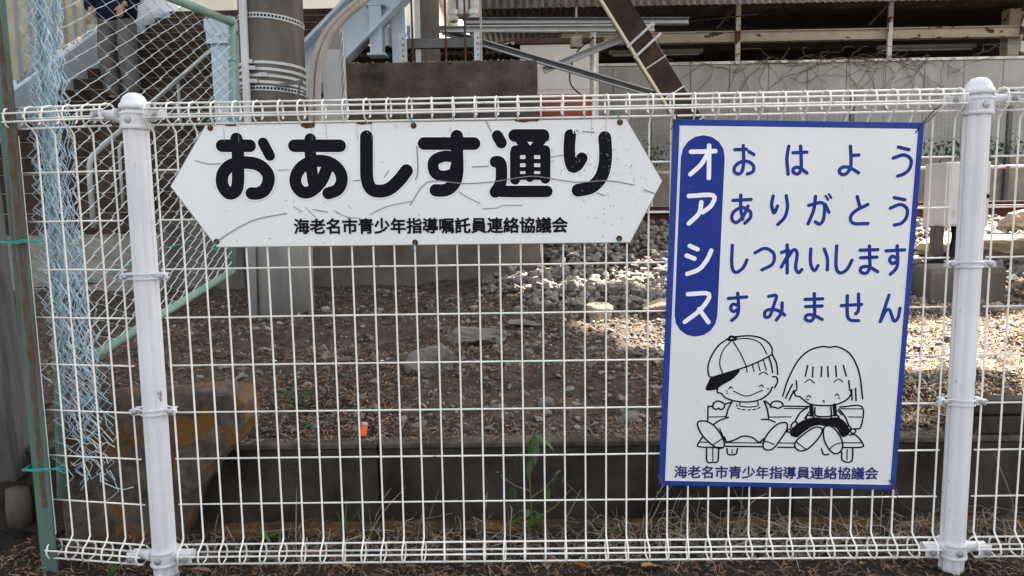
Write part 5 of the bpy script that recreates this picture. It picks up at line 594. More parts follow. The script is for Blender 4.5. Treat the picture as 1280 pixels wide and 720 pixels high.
# inclined girder
t=thing('inclined_girder','light blue inclined steel girder rising right behind the conduits','girder',(-1.95,5.6,2.2))
ga,gb=Vector((-.42,0,-.10)),Vector((1.35,0,1.55))
MB().bar(ga,gb,.36,.05).build('web',lblue,t)
MB().bar(ga+Vector((-.13,-.08,.14)),gb+Vector((-.13,-.08,.14)),.03,.22).build('flange',lblue,t); MB().bar(ga+Vector((.13,-.08,-.14)),gb+Vector((.13,-.08,-.14)),.03,.22).build('flange',lblue,t)
MB().box(.62,.74,-.02,.1,-2.1,.86).build('support_column',lblue,t,bevel=.004)
MB().box(.42,.54,-.12,-.10,.25,.70).box(.42,.54,.02,.04,.25,.70).box(.475,.485,-.10,.02,.25,.70).box(.39,.57,-.13,.05,.70,.72).box(.39,.57,-.13,.05,.23,.25).build('stub_beam',lblue,t)
# bracket frame beyond the block
t=thing('pipe_bracket_frame','grey steel channel bracket with rusty threaded rods above the concrete block','bracket',(-.62,3.6,2.0))
MB().box(-.29,.27,-.02,.02,.075,.145).build('channel',steel_d,t,bevel=.003)
for x_ in (-.285,.255):
    a=MB().box(x_-.028,x_+.028,-.030,-.022,-.02,.18).build('angle_plate',galv,t)
    for z_ in (.02,.06,.10,.14): MB().cyl((x_,-.034,z_),(x_,-.031,z_),.006,6).build('plate_hole',black_line,a)
    MB().cyl((x_,-.042,.10),(x_,-.0305,.10),.009,6).build('bolt',nosing_m,a)
for x_,c1 in ((-.215,rust_m),(.025,rust_m),(.165,rust_m),(.28,cond_m)): MB().cyl((x_,-.04,-.1),(x_,-.04,.9),.0075,6).build('threaded_rod',c1,t)
MB().box(-.20,-.165,.0,.03,-.1,.9).build('strut_channel',steel_light,t)
o=MB().lathe([(.085,0),(.08,4.5)],20).build('thin_concrete_pole',pole_m,None,(-.83,4.6,.3),smooth=True); tag(o,'thin distant grey concrete pole behind the bracket rods','utility pole')
t=thing('insulator_rack','white weathered insulator box with chains hanging above the bracket frame','insulator',(-.56,4.9,2.55))
MB().box(-.135,.135,0,.2,.10,.7).build('rack_box',insul,t,bevel=.01)
for x_ in (-.09,.09):
    MB().lathe([(.02,0),(.045,.01),(.045,.05),(.03,.06),(.045,.07),(.045,.11),(.02,.12)],12).build('insulator_cup',insul,t,(x_,-.02,.02),smooth=False)
    MB().box(x_*.6-.01,x_*.6+.01,-.02,-.012,.05,.7).build('chain',steel_d,t)
# beams in front of station
def beam(name,label,cat,a,b,w_,d_,m,m2=None):
    a=Vector(a);b=Vector(b);t=thing(name,label,cat,a)
    dvec=b-a
    MB().bar((0,0,0),dvec,w_,.012).build('web',m,t)
    perp=Vector((-dvec.z,0,dvec.x)).normalized()*(w_/2)
    for s in (-1,1): MB().bar(perp*s+Vector((0,-d_/2,0)),dvec+perp*s+Vector((0,-d_/2,0)),.010,d_).build('flange',m2 or m,t)
    return t
beam('channel_beam','grey horizontal steel channel under the corrugated roof, upper of the pair','beam',(-.55,4.8,2.555),(1.43,4.8,2.52),.05,.05,galv,steel_d)
beam('channel_beam','pale horizontal steel channel under the corrugated roof, lower of the pair','beam',(-.8,4.75,2.48),(1.12,4.75,2.455),.045,.05,steel_light)
beam('brace_beam','long grey steel brace sloping down right from the bracket','beam',(-.75,4.9,2.50),(1.55,4.9,1.79),.05,.05,steel_d,galv)
beam('brace_beam','short grey steel brace rising right to the dark duct','beam',(.15,4.95,2.15),(1.05,4.95,2.49),.05,.05,steel_light,galv)
t=MB().cyl((.600,5.05,.55),(.615,5.05,2.56),.026,12).build('white_pipe_post',insul,smooth=True); tag(t,'white pipe post standing right of the terracotta board','post')
t=thing('dark_duct','dark square duct leaning down right with a cream edge strip','duct',(1.05,4.0,1.9))
a=Vector((-.46,0,.72)); b=Vector((.86,0,-1.35)); MB().bar(a,b,.175,.16).build('duct_body',duct_m,t,bevel=.006)
perp=Vector((-(b-a).z,0,(b-a).x)).normalized()
sg=-1 if perp.x>0 else 1
MB().bar(a+perp*sg*.098+Vector((0,-.06,0)),b+perp*sg*.098+Vector((0,-.06,0)),.018,.05).build('edge_strip',creamtrim,t)
for f_ in (.295,.405,.52): 
    p=a.lerp(b,f_); MB().bar(p-perp*.095+Vector((0,-.083,0)),p+perp*.095+Vector((0,-.083,0)),.010,.006).build('strap',insul if f_>.35 else galv,t)
for f_ in (.20,.24): p=a.lerp(b,f_); MB().bar(p-perp*.11+Vector((0,-.09,-.02)),p+perp*.13+Vector((0,-.09,.03)),.018,.02).build('clamp',steel_light,t)
t=thing('terracotta_board','terracotta red board box right of the concrete block','box',(.255,3.5,1.42))
MB().box(-.195,.195,0,.12,0,.30).build('box_body',redbox_m,t,bevel=.004); MB().box(-.03,.03,.04,.08,-1.0,.0).build('leg',steel_d,t)
MB().tube([(.0,-.003,.25),(.04,-.003,.265),(.06,-.003,.25)],.0015,4).build('cable_clip',black_line,t)
# white shed behind
for lab,pp in (('thin dark cable sagging across under the corrugated roof, highest one',[(-.6,5.3,2.72),(.2,5.3,2.62),(1.0,5.3,2.60),(2.2,5.3,2.70)]),('rusty thin cable running from the brace plate to the lean-to roof',[(-.36,5.0,2.40),(-.1,5.2,2.48),(.3,5.6,2.62)]),('black cable drooping below the short grey brace',[(.62,5.0,2.45),(.45,5.0,2.30),(.40,5.0,2.05),(.55,5.0,1.90)])):
    tag(MB().tube(path_pts(pp),.007,5,False).build('cable',rust_m if 'rusty' in lab else black_line),lab,'cable')
t=thing('junction_box','small cream junction box fixed beside the white pipe post','junction box',(.48,5.0,2.42))
MB().box(-.075,.03,-.02,.06,-.06,.05).build('box_body',cream_rust,t,bevel=.006); MB().box(-.06,.015,-.026,-.0205,-.045,.035).build('lid',insul,t); MB().cyl((-.02,.02,.05),(-.02,.02,.3),.01,8).build('conduit',cond_m,t)
t=thing('white_shed','small white walled track hut behind the diagonal brace','hut',(.25,6.9,.7))
for q in range(3): MB().box(-.3,.62,0,.03,.55+q*.52,.55+q*.52+.515).build('wall_panel',M('hut_wall',(.70,.68,.62),(.62,.6,.54),3,rough=.8),t)
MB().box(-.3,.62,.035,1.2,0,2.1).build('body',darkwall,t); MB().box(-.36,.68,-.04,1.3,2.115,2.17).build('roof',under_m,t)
# low corrugated roof
def corr(y0,x0,x1,z0,z1,pitch,amp,m,name,parent,vert=True,y1=None):
    n=int((x1-x0)/pitch*6); X=np.linspace(x0,x1,n+1); dy=amp*np.sin(2*np.pi*(X-x0)/pitch)
    if vert: V=[(x_,y0+d,z0) for x_,d in zip(X,dy)]+[(x_,y0+d,z1) for x_,d in zip(X,dy)]
    else: V=[(x_,y0,z0+d) for x_,d in zip(X,dy)]+[(x_,y1,z1+d) for x_,d in zip(X,dy)]
    F=np.array([(i,i+1,n+2+i,n+1+i) for i in range(n)]); o=fastmesh(name,np.array(V),F,m,parent,True)
    s_=o.modifiers.new('s','SOLIDIFY'); s_.thickness=.006; return o
t=thing('lean_to_roof','low rusty corrugated lean-to roof left of the platform canopy','roof',(0,0,0))
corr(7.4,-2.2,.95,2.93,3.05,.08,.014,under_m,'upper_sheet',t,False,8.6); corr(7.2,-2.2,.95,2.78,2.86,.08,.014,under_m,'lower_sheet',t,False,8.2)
MB().box(-2.2,.95,7.9,7.98,2.45,2.78).build('eave_board',cream_rust,t); MB().box(-2.2,-2.1,7.9,8,.6,2.45).box(-.62,-.54,7.9,8,.6,2.45).build('support',steel_d,t)
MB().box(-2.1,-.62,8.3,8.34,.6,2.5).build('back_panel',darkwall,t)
# ---------------- platform ----------------
PW=thing('platform_wall','long pale grey panel wall of the station platform in the background','wall',(0,10,1.1))
x_=.2; 
while x_<15:
    MB().box(x_+.004,x_+.616,0,.05,.44,2.02).build('wall_panel',wallp,PW,bevel=.004); x_+=.62
MB().box(.1,15.2,.055,.09,.42,1.99).build('backing',darkwall,PW)
MB().box(.1,15.2,-.03,.10,2.024,2.065).build('coping',insul,PW)
PS=thing('platform','raised station platform with pale concrete edge slabs','platform',(0,9.6,.6))
x_=-.9
while x_<15:
    MB().box(x_+.005,x_+1.195,0,1.6,.72,.93).build('edge_slab',slab_m,PS,bevel=.01); MB().box(x_+.02,x_+1.18,.12,1.6,0,.715).build('face_panel',slab_m,PS); x_+=1.2
MB().box(-.9,15,1.6,6,0,.925).build('deck',slab_m,PS)
CN=thing('platform_canopy','old corrugated platform canopy with rusty cream beam and posts','canopy',(0,0,0))
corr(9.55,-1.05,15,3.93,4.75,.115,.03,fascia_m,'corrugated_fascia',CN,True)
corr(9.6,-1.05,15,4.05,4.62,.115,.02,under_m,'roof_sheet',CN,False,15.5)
MB().box(.6,15,10.25,10.27,3.53,3.67).box(.6,15,10.19,10.33,3.67,3.685).box(.6,15,10.19,10.33,3.515,3.53).build('main_beam',cream_rust,CN)
MB().box(-1,15,12.2,12.3,3.78,3.95).box(-1,15,13.4,13.5,3.9,4.05).build('rear_beam',under_m,CN)
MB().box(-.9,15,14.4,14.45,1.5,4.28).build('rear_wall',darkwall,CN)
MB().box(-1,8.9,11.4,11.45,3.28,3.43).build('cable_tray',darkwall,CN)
for px_ in (3.47,5.9,8.02,10.6,13.2): MB().box(px_-.035,px_+.035,10.14,10.185,3.15,4.1).build('canopy_post',M('rusty_white_paint',(.62,.60,.55),(.5,.45,.38),5,rough=.7,rust=(.10,.04,.03),rscale=4,rlo=.52,rhi=.56),CN)
MB().box(7.95,8.2,10.4,10.6,1.5,4.0).build('canopy_post',cream_rust,CN)
for px_ in (3.47,5.9): MB().bar((px_-.04,10.16,4.05),(px_-.34,10.16,3.72),.03,.03).build('knee_brace',under_m,CN)
t0=None
for (xa_,xb_,lab) in ((1.5,3.1,'long strip lamp under the canopy left of the first canopy post'),(6.1,7.75,'long strip lamp under the canopy between second and third canopy posts')):
    t=thing('strip_lamp',lab,'lamp',((xa_+xb_)/2,10.9,3.47),'strip lamps under the platform canopy'); h=(xb_-xa_)/2
    MB().box(-h,h,0,.09,.03,.09).build('housing',cond_m,t); MB().cyl((-h+.05,.04,.012),(h-.05,.04,.012),.018,8).build('tube',insul,t)
t=MB()
for q in range(64):
    x0_=rnd.gauss(5.0,1.1); z0_=3.16+rnd.uniform(-.02,.05); p=[(x0_,9.96,z0_)]; a=rnd.uniform(2.6,6.8)
    for k_ in range(9): a+=rnd.uniform(-.7,.7); p.append((p[-1][0]+.09*math.cos(a),9.955+rnd.uniform(-.02,.02),min(3.35,max(2.2,p[-1][2]+.07*math.sin(a)-.03*(q%3>0)))))
    t.tube(p,.0042,4,False)
tag(t.build('dead_vine',M('dead_vine_bark',(.17,.13,.10),rough=.9)),'bare dead vine tangled over the top of the pale platform wall','vine')
# mesh fence before the platform
t=thing('grey_mesh_fence','fine grey welded mesh fence beyond the tracks in front of the platform wall','fence',(0,7.6,.0))
for s0 in np.arange(.15,13,2.0):
    a=MB().box(s0,s0+.05,-.02,.03,.7,2.32).build('fence_post',steel_d,t)
    mb=MB()
    for x_ in np.arange(s0+.06,s0+2,.05): mb.box(x_,x_+.007,0,.004,1.5,2.3)
    for z_ in np.arange(1.5,2.31,.1): mb.box(s0+.05,s0+2,-.004,-.001,z_,z_+.008)
    tag(mb.build('mesh_infill',mesh_m,t),kind='stuff')
MB().box(0,15,.05,.25,.5,1.46).build('base_wall',slab_m,t)
# shrubs at fence foot
V=[];F=[]
def leafcloud(cx,cy,cz,sx,sy,sz,n,size):
    global V,F
    for q in range(n):
        p=np.array([cx+nr.normal()*sx,cy+nr.normal()*sy,cz+nr.normal()*sz]); d1=nr.normal(size=3);d1/=np.linalg.norm(d1);d2=np.cross(d1,nr.normal(size=3));d2/=np.linalg.norm(d2); s=size*nr.uniform(.6,1.3)
        b=len(V); V+=[p-d1*s,p+d2*s*.5,p+d1*s,p-d2*s*.5]; F.append((b,b+1,b+2,b+3))
for c in np.arange(.6,9,.35): leafcloud(c+rnd.uniform(-.1,.1),7.45,1.55,.14,.06,.07,70,.03)
tag(fastmesh('low_shrubs',np.array(V),np.array(F),leafi),'dark green low shrubs along the foot of the grey mesh fence','shrubs',kind='stuff')
# rails
def rail(label,y,z):
    t=thing('rail',label,'rail',(0,y,z),'the two running rails')
    MB().prism([(-.062,0),(.062,0),(.058,.012),(.012,.022),(.009,.11),(.032,.122),(.032,.150),(-.032,.150),(-.032,.122),(-.009,.11),(-.012,.022),(-.058,.012)],-9,16).build('rail_body',rail_m,t,rot=(0,0,R(-90)))
    MB().box(-9,16,-.026,.026,.1505,.153).build('running_surface',railtop,t)
for o,(l,y,z) in zip(range(2),(('near rusty running rail above the ballast',4.75,.72),('far rusty running rail above the ballast',5.85,.75))): rail(l,y,z)
t=thing('white_pipe_rail','white horizontal cable pipe on short posts beyond the rails','pipe',(0,6.9,.7))
MB().cyl((1,0,.60),(13,0,.60),.02,8).build('pipe',insul,t,smooth=True)
for x_ in np.arange(1.5,13,2): MB().cyl((x_,0,0),(x_,0,.6),.018,8).build('pipe_leg',insul,t)
# cabinet
t=thing('electrical_cabinet','grey metal trackside cabinet with black padlock behind the right post','cabinet',(2.725,2.8,.76))
MB().box(-.14,.135,0,.24,0,.40).build('cabinet_body',cab_m,t,bevel=.006)
dr=MB().box(-.125,.128,-.010,-.001,.012,.385).build('door',cab_m,t,bevel=.003)
MB().lathe([(0,0),(.014,0),(.016,.008),(.014,.018),(0,.018)],12).build('padlock',black_line,dr,(.092,-.03,.185),rot=(R(90),0,0)); MB().tube([(.085,-.02,.2),(.085,-.02,.225),(.1,-.02,.225),(.1,-.02,.2)],.003,5).build('shackle',steel_light,dr)
MB().box(-.10,-.075,-.012,-.0105,.06,.10).build('hinge',steel_light,dr)
MB().box(-.16,-.105,.05,.11,-.35,-.002).build('cabinet_leg',pole_m,t)
for q in range(2): MB().tube(path_pts([(-.03+q*.06,.08,.0),(-.04+q*.05,.05,-.08),(-.12+q*.03,-.02,-.18),(-.32,-.06,-.24-q*.02),(-.7,-.05,-.27),(-1.1,.1,-.33)]),.017,8).build('black_cable',black_line,t,smooth=True)
o=MB().box(-.23,.22,-.12,.12,-.12,.125).build('concrete_footing',pole_m,None,(2.46,2.42,.43),bevel=.045); tag(o,'grey concrete footing block on the sunlit litter below the cabinet','concrete block')
# ---------------- unseen deck added overhead to shape sun and shade ----------------
t=thing('unseen_shade_deck','added concrete deck out of view overhead, shaped to cast the sun and shade pattern','sun blocker',(0,0,4.9))
v=[(-4.0,2.4),(5.3,2.4),(4.3,4.15),(3.42,4.78),(2.95,5.4),(2.6,6.0),(2.6,6.62),(4.2,6.62),(4.2,11),(-4.0,11)]; n=len(v)  # outline notched so that its shadow leaves the wanted sunlit patches
MB().add([(a,b,0) for a,b in v]+[(a,b,.16) for a,b in v],[tuple(range(n)),tuple(range(2*n-1,n-1,-1))]+[(k_,(k_+1)%n,(k_+1)%n+n,k_+n) for k_ in range(n)]).build('deck',slab_m,t)
MB().box(2.62,13,5.40,5.98,-.02,.17).build('shade_beam',lblue,t)  # crossing beam added to throw a band of shade over the ballast
MB().box(-3.95,-3.89,2.5,10.9,.165,1.2).box(-2.5,5.2,2.42,2.48,.165,1.2).build('parapet',lblue,t)
MB().box(-2.1,-1.85,9.8,10.05,-4.5,-.01).box(12.6,12.9,5.5,5.8,-4.4,-.03).build('shade_deck_column',lblue,t)
# cream building
t=thing('cream_building','cream rendered building beyond the stairs','building',(-6.5,15,0))
MB().box(-6,4.4,0,5,0,6.2).build('wall',cream_b,t)
for i in range(6):
    for j in range(2): 
        w_=MB().box(-5.2+i*1.65,-4.2+i*1.65,-.03,.0-.002,1.2+j*2.6,2.5+j*2.6).build('window_frame',lblue,t); MB().box(-5.13+i*1.65,-4.27+i*1.65,-.036,-.031,1.27+j*2.6,2.43+j*2.6).build('pane',glass,w_)
MB().box(-6.3,4.7,-.3,5.3,6.2,6.4).build('roof',fascia_m,t)
# ---------------- stones ----------------
def rockmesh(seed,n=9,sq=(1,.8,.6)):
    r=random.Random(seed); bm=bmesh.new()
    for q in range(n):
        v=Vector((r.gauss(0,1),r.gauss(0,1),r.gauss(0,1))).normalized(); bm.verts.new((v.x*sq[0]*r.uniform(.8,1.1),v.y*sq[1]*r.uniform(.8,1.1),v.z*sq[2]*r.uniform(.8,1.1)))
    res=bmesh.ops.convex_hull(bm,input=bm.verts); 
    bmesh.ops.delete(bm,geom=[g_ for g_ in res['geom_interior'] if isinstance(g_,bmesh.types.BMVert)],context='VERTS')
    bmesh.ops.triangulate(bm,faces=bm.faces); bmesh.ops.recalc_face_normals(bm,faces=bm.faces)
    me=bpy.data.meshes.new('stone'); bm.to_mesh(me); bm.free(); me.materials.append(stone_m); return me
rocks=[rockmesh(s_) for s_ in range(10)]
def npmesh(me):
    v=np.empty(len(me.vertices)*3,dtype=np.float32); me.vertices.foreach_get('co',v); f=np.array([tuple(p.vertices) for p in me.polygons]); return v.reshape(-1,3),f
RN=[npmesh(m_) for m_ in rocks]
def scatter_stones(name,parent,m,pos,size):
    Vs=[];Fs=[];b=0
    for p,s in zip(pos,size):
        v,f=RN[nr.randint(len(RN))]; a=nr.uniform(0,6.28); c,s_=math.cos(a),math.sin(a); ti=nr.uniform(-.5,.5)
        Rm=np.array([[c,-s_,0],[s_,c,0],[0,0,1]])@np.array([[1,0,0],[0,math.cos(ti),-math.sin(ti)],[0,math.sin(ti),math.cos(ti)]])
        Vs.append(v@Rm.T*s+p); Fs.append(f+b); b+=len(v)
    return fastmesh(name,np.concatenate(Vs),np.concatenate(Fs),m,parent)
def inview(x,y,z):
    # rough field of view of a person standing in front of the fence
    d=y+1.72; u=(x+.08)/d; return abs(u)<.80
# ballast: pick positions
nB=36000
X=nr.uniform(-.6,9,nB); Y=1.85+5.5*nr.rand(nB)**1.15
ok=(X>np.interp(Y,[1.85,2.2,2.6,3.2,3.4],[.5,.12,-.12,-.35,-.5])+.3*vnoise(X*4,Y*4))&(nr.rand(nB)<np.clip((Y-1.7)/.8,0,1))&((X<1.3)|(Y>2.7)|(nr.rand(nB)<.2)); ok&=~((np.abs(Y-4.75)<.06)|(np.abs(Y-5.85)<.06))
ok&=np.abs((X+.08)/(Y+1.72))<.85
ok&=~((X<.07)&(Y>3.15)&(Y<4.35))
X,Y=X[ok],Y[ok]; S_=np.exp(nr.normal(-3.40,.28,len(X))).clip(.016,.058); Z=H(X,Y)+S_*nr.uniform(0,.7,len(X))
d=Y+1.72
vis=((((X+.08)/d<.235)&((X+.08)/d>-.05))|((X+.08)/d>.55))&(Y<4.7)
score=np.where(vis,S_/d,0); order=np.argsort(-score)
BB=thing('ballast_bed',None,None); BB['kind']='structure'
for q in range(30): MB().box(-.11,.11,-1.0,1.0,-.14,0).build('sleeper',slab_m,BB,(-3+q*.6,5.3,.722),bevel=.01)
for i in order[:300]:
    o=link('stone',rocks[nr.randint(10)],None,BB,(X[i],Y[i],Z[i]),(nr.uniform(-.5,.5),nr.uniform(-.5,.5),nr.uniform(0,6))); o.scale=(S_[i],)*3
rest=order[300:]; o=scatter_stones('loose_stones',BB,stonei_m,np.stack([X[rest],Y[rest],Z[rest]],1),S_[rest]); o['kind']='stuff'
# soil pebbles
nP=13000; Y=.35+ (nr.rand(nP)**1.5)*3.2; X=nr.uniform(-.95,.85,nP)*(Y+1.72); S_=np.exp(nr.normal(-5.15,.6,nP)); ok=~((X<.07)&(Y>3.1)); X,Y,S_=X[ok],Y[ok],np.clip(S_[ok],.002,.024)
Z=H(X,Y)+S_*.25; order=np.argsort(-S_/(Y+1.72)); SB=soil
for i in order[:150]:
    o=link('stone',rocks[nr.randint(10)],None,SB,(X[i],Y[i],Z[i]),(nr.uniform(-.4,.4),nr.uniform(-.4,.4),nr.uniform(0,6))); o.scale=(S_[i],S_[i],S_[i]*.7)
rest=order[150:]; o=scatter_stones('loose_stones',SB,pebble_m,np.stack([X[rest],Y[rest],Z[rest]],1),S_[rest]); o['kind']='stuff'
nP=900; Y=nr.uniform(-.4,.2,nP); X=nr.uniform(-1.7,1.8,nP); S_=np.exp(nr.normal(-5.9,.5,nP))
o=scatter_stones('loose_stones',dirt_strip,pebble_m,np.stack([X,Y,H0(X,Y)],1),S_); o['kind']='stuff'
nP=9000; Y=.45+2.3*nr.rand(nP)**.9; X=nr.uniform(-.62,.62,nP)*(Y+1.72); ok=(nr.rand(nP)<np.clip((X+.45)*.9+(Y-1.2)*.5,.13,1))&(X<1.6); X,Y=X[ok],Y[ok]; S_=np.exp(nr.normal(-4.45,.42,len(X))).clip(.004,.034)
order=np.argsort(-S_/(Y+1.72))
for i in order[:150]:
    o=link('stone',rocks[nr.randint(10)],None,SB,(X[i],Y[i],float(H(X[i],Y[i]))+S_[i]*.25),(nr.uniform(-.4,.4),nr.uniform(-.4,.4),nr.uniform(0,6))); o.scale=(S_[i],S_[i],S_[i]*.6)
rest=order[150:]; o=scatter_stones('loose_stones',SB,stonei_m,np.stack([X[rest],Y[rest],H(X[rest],Y[rest])+S_[rest]*.2],1),S_[rest]); o['kind']='stuff'
# named rocks
def bigrock(label,x,y,sx,sy,sz,m,seed,rz=0,dz=0):
    bm=bmesh.new(); bmesh.ops.create_icosphere(bm,subdivisions=4,radius=1)
    r=random.Random(seed); pl=[(Vector((r.gauss(0,1),r.gauss(0,1),r.gauss(0,.8))).normalized(),r.uniform(.48,.85)) for _ in range(11)]
    for v in bm.verts:
        p=v.co.normalized(); dd=1.0
        for n_,h_ in pl:
            q=p.dot(n_)
            if q>.05: dd=min(dd,h_/q)
        p=p*dd+p*.07*mnoise.noise(p*4+Vector((seed,0,0)))+p*.035*mnoise.noise(p*12); v.co=Vector((p.x*sx,p.y*sy,p.z*sz))
    me=bpy.data.meshes.new('rock'); bm.to_mesh(me); bm.free()
    o=link('rock',me,m,None,(x,y,float(H(x,y))+dz),(0,0,rz)); tag(o,label,'rock'); return o
bigrock('grey pointed rock lying on the soil behind the middle of the fence',-.40,.80,.10,.07,.085,rock_m,3,.3,.015)
bigrock('flat dark grey slab of rock on the bank below the concrete block',-.27,1.45,.15,.13,.07,rock_m,8,.5,.02)
bigrock('thin pale flat stone at the foot of the ballast pile',-.08,1.75,.11,.06,.018,rock_m,12,.0,.02)
bigrock('rounded tan rock catching the light beside the small pale stones',.32,1.85,.09,.08,.07,palerock,5,.8,.03)
bigrock('jagged tan rock just left of the blue framed sign',.62,1.9,.12,.09,.06,palerock,21,.2,.02)
bigrock('small grey triangular rock near the kerb',-.0,.58,.035,.025,.03,rock_m,17,.0,.01)
bigrock('square grey rock on the kerb edge against the left of the greeting sign',.245,.42,.035,.03,.035,rock_m,27,.0,.01)
bigrock('large sloping beige boulder at the right edge behind the mesh',3.2,3.1,.55,.35,.16,palerock,31,-.3,.05)
bigrock('second beige boulder further back by the rusty rail at the right edge',3.9,3.8,.4,.3,.14,palerock,35,.5,.03)
bigrock('dark rock on sunlit litter between greeting sign and right post',1.32,1.0,.11,.09,.07,rock_m,41,.3,.02)
bigrock('tan stone on the litter just right of the right post',1.72,.92,.05,.04,.035,palerock,44,.3,.01)
bigrock('big grey rock on the bank right of the right post under the cabinet footing',2.9,2.1,.14,.12,.09,rock_m,47,.1,.01)
# ---------------- litter ----------------
def chips(name,n,xf,yf,hf,L0,L1,W0,m,parent=None,up=.25,curve=.3,lift=0):
    X=xf(n);Y=yf(n,X) if yf.__code__.co_argcount==2 else yf(n); Z=hf(X,Y); a=nr.uniform(0,6.28,n); e=nr.normal(0,up,n); L=nr.uniform(L0,L1,n)*nr.uniform(.5,1,n); w_=W0*nr.uniform(.6,1.4,n)
    d=np.stack([np.cos(a)*np.cos(e),np.sin(a)*np.cos(e),np.sin(e)],1); s=np.stack([-np.sin(a),np.cos(a),nr.normal(0,.5,n)],1); s/=np.linalg.norm(s,axis=1)[:,None]
    c=np.stack([X,Y,Z+lift+np.abs(np.sin(e))*L*.3+nr.uniform(0,.006,n)],1); bend=np.stack([nr.normal(0,curve,n),nr.normal(0,curve,n),np.abs(nr.normal(0,curve,n))],1)
    P0=c-d*L[:,None]/2; P1=c+bend*L[:,None]*.4; P2=c+d*L[:,None]/2; W=s*w_[:,None]/2
    V=np.stack([P0-W*.6,P0+W*.6,P1-W,P1+W,P2-W*.4,P2+W*.4],1).reshape(-1,3); b=(np.arange(n)*6)[:,None]
    F=np.concatenate([b+np.array([[0,1,3,2]]),b+np.array([[2,3,5,4]])]); o=fastmesh(name,V,F,m,parent); o['kind']='stuff'; return o
fanx=lambda lo,hi:(lambda n:nr.uniform(lo,hi,n))
def fan(n,ulo,uhi,y0,y1,pw=1.6):
    Y=y0+(nr.rand(n)**pw)*(y1-y0); X=nr.uniform(ulo,uhi,n)*(Y+1.72); return X,Y
def chips_fan(name,n,ulo,uhi,y0,y1,pw,*a,parent=None,**k):
    X,Y=fan(n,ulo,uhi,y0,y1,pw); kp=nr.rand(n)<np.clip(.55+2.2*vnoise(X*3.3+11,Y*3.3+5),.12,1); X,Y=X[kp],Y[kp]; n=len(X); return chips(name,n,lambda n:X,lambda n:Y,H,*a,parent,**k)
chips_fan('leaf_litter',50000,-.72,.78,.34,2.9,1.5,.008,.035,.0045,litter_m,parent=soil,up=.35)
chips_fan('fine_twigs',5000,-.72,.78,.34,2.2,1.3,.03,.09,.0018,litter_m,parent=soil,up=.4,curve=.5)
chips_fan('straw_and_lit_litter',30000,.45,.85,.36,3.2,1.4,.01,.04,.005,lit_litter_m,parent=soil,up=.4)  # litter on the sunny side, sunlight put into its pale colour
chips_fan('straw_and_lit_litter',3200,-.6,.5,.34,2.5,1.3,.015,.06,.002,straw_m,parent=soil,up=.4,curve=.5)
chips('ground_litter',9000,lambda n:nr.uniform(-1.5,1.9,n),lambda n:nr.normal(.04,.13,n).clip(-.4,.26),H0,.008,.04,.003,litter_m,dirt_strip,up=.3)
chips('ground_straw',1250,lambda n:nr.uniform(-1.3,1.9,n),lambda n:nr.normal(.13,.06,n).clip(-.2,.25),H0,.04,.14,.0022,straw_m,dirt_strip,up=.35,curve=.6,lift=.008)
chips('ground_straw',550,lambda n:nr.uniform(.1,1.9,n),lambda n:nr.normal(.15,.05,n).clip(-.2,.25),H0,.05,.16,.0026,straw_m,dirt_strip,up=.3,curve=.6,lift=.02)
chips('kerb_litter',1500,lambda n:nr.uniform(-1.0,1.6,n),lambda n:nr.uniform(.275,.34,n),lambda x,y:.257+.0*x,.006,.028,.0035,litter_m,soil,up=.25)
chips('kerb_litter',160,lambda n:nr.uniform(-1.0,1.6,n),lambda n:nr.uniform(.262,.33,n),lambda x,y:.258+.0*x,.04,.12,.0022,straw_m,soil,up=.35,curve=.6)
# standing dry stems: uncountable tangle
mb=MB()
for q in range(48):
    x_=rnd.choice((-.5,-.42,-.3,-.1,.12,.35,.9,1.3))+rnd.gauss(0,.09) if q%3 else rnd.uniform(-1,1.6)
    y_=rnd.uniform(.06,.22); h_=rnd.uniform(.05,.20)*(1.4 if q%7==0 else 1); a=rnd.uniform(0,6.28); l=rnd.uniform(.1,.8)
    p=[(x_+math.cos(a)*l*h_*t_**1.6+rnd.uniform(-.003,.003),y_+math.sin(a)*l*h_*.3*t_,h_*t_-(.3*h_*t_**3 if q%2 else 0)) for t_ in np.linspace(0,1,6)]
    mb.tube(p,[.0014]*5+[.0006],4,False)
tag(mb.build('dry_stems',straw_m),'pale dry stems standing along the foot of the kerb behind the fence','dry grass',kind='stuff')
# green grass tufts and weeds
def tuft(label,x,y,n,h,hf=H0,m=leafi):
    V=[];F=[]
    for q in range(n):
        a=rnd.uniform(0,6.28); l=h*rnd.uniform(.5,1.1); o_=rnd.uniform(.2,.7); wd=.004
        for k_ in range(5):
            t_=k_/4; c=np.array([math.cos(a)*l*o_*t_**1.5,math.sin(a)*l*o_*t_**1.5,l*t_*(1-.25*t_)]); s=np.array([-math.sin(a),math.cos(a),0])*wd*(1-t_*.9)
            V+=[c-s,c+s]
        b=len(V)-10; F+=[(b+2*k_,b+2*k_+1,b+2*k_+3,b+2*k_+2) for k_ in range(4)]
    o=fastmesh('grass_tuft',np.array(V),np.array(F),m); o.location=(x,y,float(hf(x,y))); tag(o,label,'grass tuft','green grass tufts at the kerb')
tuft('tall green grass tuft behind the mesh right of the left post',-.58,.17,9,.16)
tuft('short green grass tuft just right of the tall tuft',-.50,.16,12,.10)
tuft('green grass blades poking through the bottom wires by the left post',-.86,.05,8,.09)
tuft('small green grass tuft under the end panel left of the left post',-1.13,-.02,8,.07)
tuft('low green tuft beside the leafy weed at mid fence',.14,.16,14,.06)
tuft('sparse green tuft at the foot of the kerb under the greeting sign',.62,.17,9,.06)
